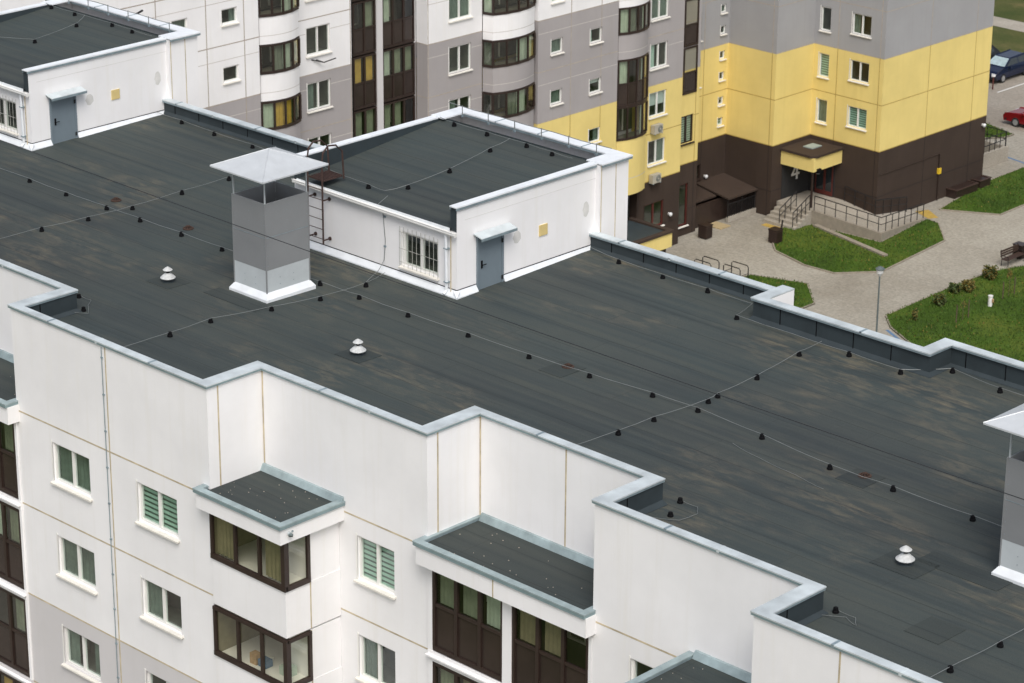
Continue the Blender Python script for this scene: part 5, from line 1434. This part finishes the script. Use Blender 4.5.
# ---- cars
def car(loc, rotz, paint, label, hatch=True, pale_screen=False):
    """length along local Y, nose towards -Y"""
    t = thing('parked_car', loc, label, 'car', 'parked cars')
    t.rotation_euler = (0, 0, rotz)
    X, Y, Z = loc
    # half profile (y, z) of body sides and cabin
    if hatch: low = [(-2.2, .35), (-2.25, .62), (-2.05, .86), (-1.2, 1.0), (2.1, 1.02), (2.22, .8), (2.2, .35)]; cab = [(-1.2, 1.0), (-.35, 1.52), (1.4, 1.56), (2.05, 1.05)]
    else: low = [(-2.3, .35), (-2.35, .6), (-2.2, .8), (-1.1, .92), (1.55, .98), (2.25, .96), (2.35, .75), (2.3, .35)]; cab = [(-1.1, .92), (-.25, 1.38), (1.0, 1.4), (1.75, .97)]
    mb = MB()
    def loft(prof, w0, w1, mat, zt):
        n = len(prof); i = len(mb.v)
        for s in (-1, 1):
            for (y, z) in prof:
                w = w0 if z < zt else w1
                mb.v.append((X+s*w, Y+y, Z+z))
        k = mb.mi(mat)
        for j in range(n):
            q = (j+1) % n
            mb.f.append((i+j, i+q, i+n+q, i+n+j)); mb.m.append(k)
        mb.f.append(tuple(i+j for j in range(n))); mb.m.append(k); mb.f.append(tuple(i+n+j for j in reversed(range(n)))); mb.m.append(k)
    loft(low, .86, .80, paint, .9)
    cb = [(y*1.0, z-.004) for y, z in cab]
    loft(cb, .79, .62, paint, 1.2)
    mb.box(X-.87, X+.87, Y-2.27, Y-2.1, Z+.3, Z+.5, M['carblack']); mb.box(X-.87, X+.87, Y+2.1, Y+2.3, Z+.3, Z+.5, M['carblack'])
    b = mb.build('body', t)
    bv = b.modifiers.new('soft', 'BEVEL'); bv.width = .05; bv.segments = 2; bv.limit_method = 'ANGLE'
    def pane(name, pts, mat):
        g = MB(); g.quad(pts, mat); g.build(name, t)
    (y0, z0), (y1, z1), (y2, z2), (y3, z3) = cab
    def lerp(a, b, t_): return a+(b-a)*t_
    e = .012
    pane('windscreen', [(X-.72, Y+lerp(y0, y1, .1)-e, Z+lerp(z0, z1, .1)+e), (X+.72, Y+lerp(y0, y1, .1)-e, Z+lerp(z0, z1, .1)+e), (X+.58, Y+lerp(y0, y1, .92)-e, Z+lerp(z0, z1, .92)+e), (X-.58, Y+lerp(y0, y1, .92)-e, Z+lerp(z0, z1, .92)+e)], M['pale_screen'] if pale_screen else M['carglass'])
    pane('rear_window', [(X-.70, Y+lerp(y3, y2, .15)+e, Z+lerp(z3, z2, .15)+e), (X+.70, Y+lerp(y3, y2, .15)+e, Z+lerp(z3, z2, .15)+e), (X+.58, Y+lerp(y3, y2, .9)+e, Z+lerp(z3, z2, .9)+e), (X-.58, Y+lerp(y3, y2, .9)+e, Z+lerp(z3, z2, .9)+e)], M['carglass'])
    for s in (-1, 1):
        g = MB()
        zb_, zt_ = z0+.06, z1-.06
        def wx(z): return .79+(.62-.79)*(z-z0)/(z1-z0)+.012
        ya, yb_ = y0+.28, y3-.3
        ym = (y1+y2)/2-.05
        for a, c, a2, c2 in ((ya, ym-.04, y1+.04, ym-.04), (ym+.04, yb_, ym+.04, y2-.08)):
            g.quad([(X+s*wx(zb_), Y+a, Z+zb_), (X+s*wx(zb_), Y+c, Z+zb_), (X+s*wx(zt_), Y+c2, Z+zt_), (X+s*wx(zt_), Y+a2, Z+zt_)], M['carglass'])
        g.build('side_window', t)
        g = MB(); g.box(X+s*.62-.17, X+s*.62+.17, Y-2.24 if hatch else Y-2.34, Y-2.1, Z+.6, Z+.74, M['lampglass']); g.build('headlight', t)
        g = MB(); g.box(X+s*.66-.15, X+s*.66+.15, Y+2.1, Y+(2.24 if hatch else 2.36), Z+.66, Z+.84, M['lampred']); g.build('tail_light', t)
        g = MB(); g.box(X+s*.98-.09, X+s*.98+.09, Y-.85, Y-.7, Z+.95, Z+1.07, paint); g.build('mirror', t)
        for yy in (-1.4, 1.35):
            g = MB(); g.tube([(X+s*.68, Y+yy, Z+.31), (X+s*.875, Y+yy, Z+.31)], .31, M['tyre'], 20); w = g.build('wheel', t)
            g = MB(); g.tube([(X+s*.87, Y+yy, Z+.31), (X+s*.885, Y+yy, Z+.31)], .2, M['rim'], 14); g.build('rim', w)
    return t
car((-49.7, 117.25, ZG), 0, M['carblue'], 'dark blue car with a bright silver windscreen, parked at the top right', True, True)
car((-52.6, 117.4, ZG), 0, M['carblack'], 'black car mostly hidden behind the yellow and brown block, beside the blue car', True)
car((-40.75, 108.45, ZG), R(-90), M['carred'], 'dark red saloon car cut off by the right edge of the photo', False)

# far shrubs and trees beyond the path
def tree(x, y, h, r_, label, n=2600):
    t = thing('tree', (x, y, ZG), label, 'tree', 'dark trees beyond the footpath')
    mb = MB(); mb.tube([(x, y, ZG), (x+.1, y, ZG+h*.35), (x, y+.1, ZG+h*.8)], .16, M['bark'], 7, .04)
    for k in range(6): mb.tube([(x+.05, y, ZG+h*.3), (x+r_*.6*math.cos(k), y+r_*.6*math.sin(k), ZG+h*.65)], .05, M['bark'], 5, .015)
    mb.build('trunk', t)
    mb = MB()
    for k in range(9):
        a = k*2.4; q = .55*r_*math.sqrt((k+.5)/9)
        mb.leaves((x+q*math.cos(a), y+q*math.sin(a), ZG+h*.62+random.uniform(-.2, .25)*h), (r_*.5, r_*.5, h*.24), n//9, .14, M['leafd'] if k % 3 else M['leaf'])
    mb.build('crown', t)
tree(-60.5, 139.5, 4.5, 2.6, 'leftmost dark bushy tree in the top right corner beyond the path')
tree(-57.2, 140.5, 5.0, 2.8, 'middle dark bushy tree in the top right corner beyond the path')
tree(-54., 139.8, 4.2, 2.6, 'rightmost dark bushy tree in the top right corner beyond the path')

# ================================================================== LIGHT, SKY, CAMERA
W_ = bpy.data.worlds.new('World'); SC.world = W_; W_.use_nodes = True
nt = W_.node_tree; bg = nt.nodes['Background']
sky = nt.nodes.new('ShaderNodeTexSky'); sky.sky_type = 'NISHITA'; sky.sun_disc = False
SUN_EL, SUN_AZ = R(52), R(-49)       # azimuth measured from -Y towards +X
sky.sun_elevation = SUN_EL; sky.sun_rotation = math.pi+SUN_AZ; sky.air_density = 1.; sky.dust_density = 4.; sky.ozone_density = 1.; sky.altitude = 100
hs = nt.nodes.new('ShaderNodeHueSaturation'); hs.inputs['Saturation'].default_value = .52
nt.links.new(sky.outputs[0], hs.inputs['Color']); nt.links.new(hs.outputs[0], bg.inputs['Color'])
bg.inputs['Strength'].default_value = .12
sl = bpy.data.lights.new('sun', 'SUN'); sl.energy = 1.3; sl.angle = R(28); sl.color = (1, .975, .945)
so = bpy.data.objects.new('sun', sl); COL.objects.link(so)
# light travels from azimuth direction: -Y turned by SUN_AZ
d = Vector((-math.sin(SUN_AZ)*math.cos(SUN_EL), -math.cos(SUN_AZ)*math.cos(SUN_EL), math.sin(SUN_EL)))
so.rotation_euler = d.to_track_quat('Z', 'Y').to_euler(); so.location = (0, 0, 60)

cam = bpy.data.cameras.new('camera'); co = bpy.data.objects.new('camera', cam); COL.objects.link(co)
cam.sensor_width = 36; cam.lens = 36*2766.236/1024
cam.clip_start = .5; cam.clip_end = 3000
pi_, ya, ro = 0.36960118, 2.338974112, 0.0065347058
fw = Vector((math.cos(pi_)*math.cos(ya), math.cos(pi_)*math.sin(ya), -math.sin(pi_)))
r0 = Vector((math.sin(ya), -math.cos(ya), 0)); u0 = r0.cross(fw)
rr = r0*math.cos(ro)+u0*math.sin(ro); uu = -r0*math.sin(ro)+u0*math.cos(ro)
from mathutils import Matrix
co.matrix_world = Matrix(((rr.x, uu.x, -fw.x, 55.579293), (rr.y, uu.y, -fw.y, -41.029936), (rr.z, uu.z, -fw.z, 26.89819), (0, 0, 0, 1)))
cam.dof.use_dof = True; cam.dof.focus_distance = 72; cam.dof.aperture_fstop = 2.4
SC.camera = co
vs = SC.view_settings
vs.view_transform = 'Standard'; vs.look = 'None'; vs.exposure = .40; vs.gamma = 1.; vs.use_curve_mapping = False
SC.cycles.max_bounces = 7; SC.cycles.transparent_max_bounces = 12
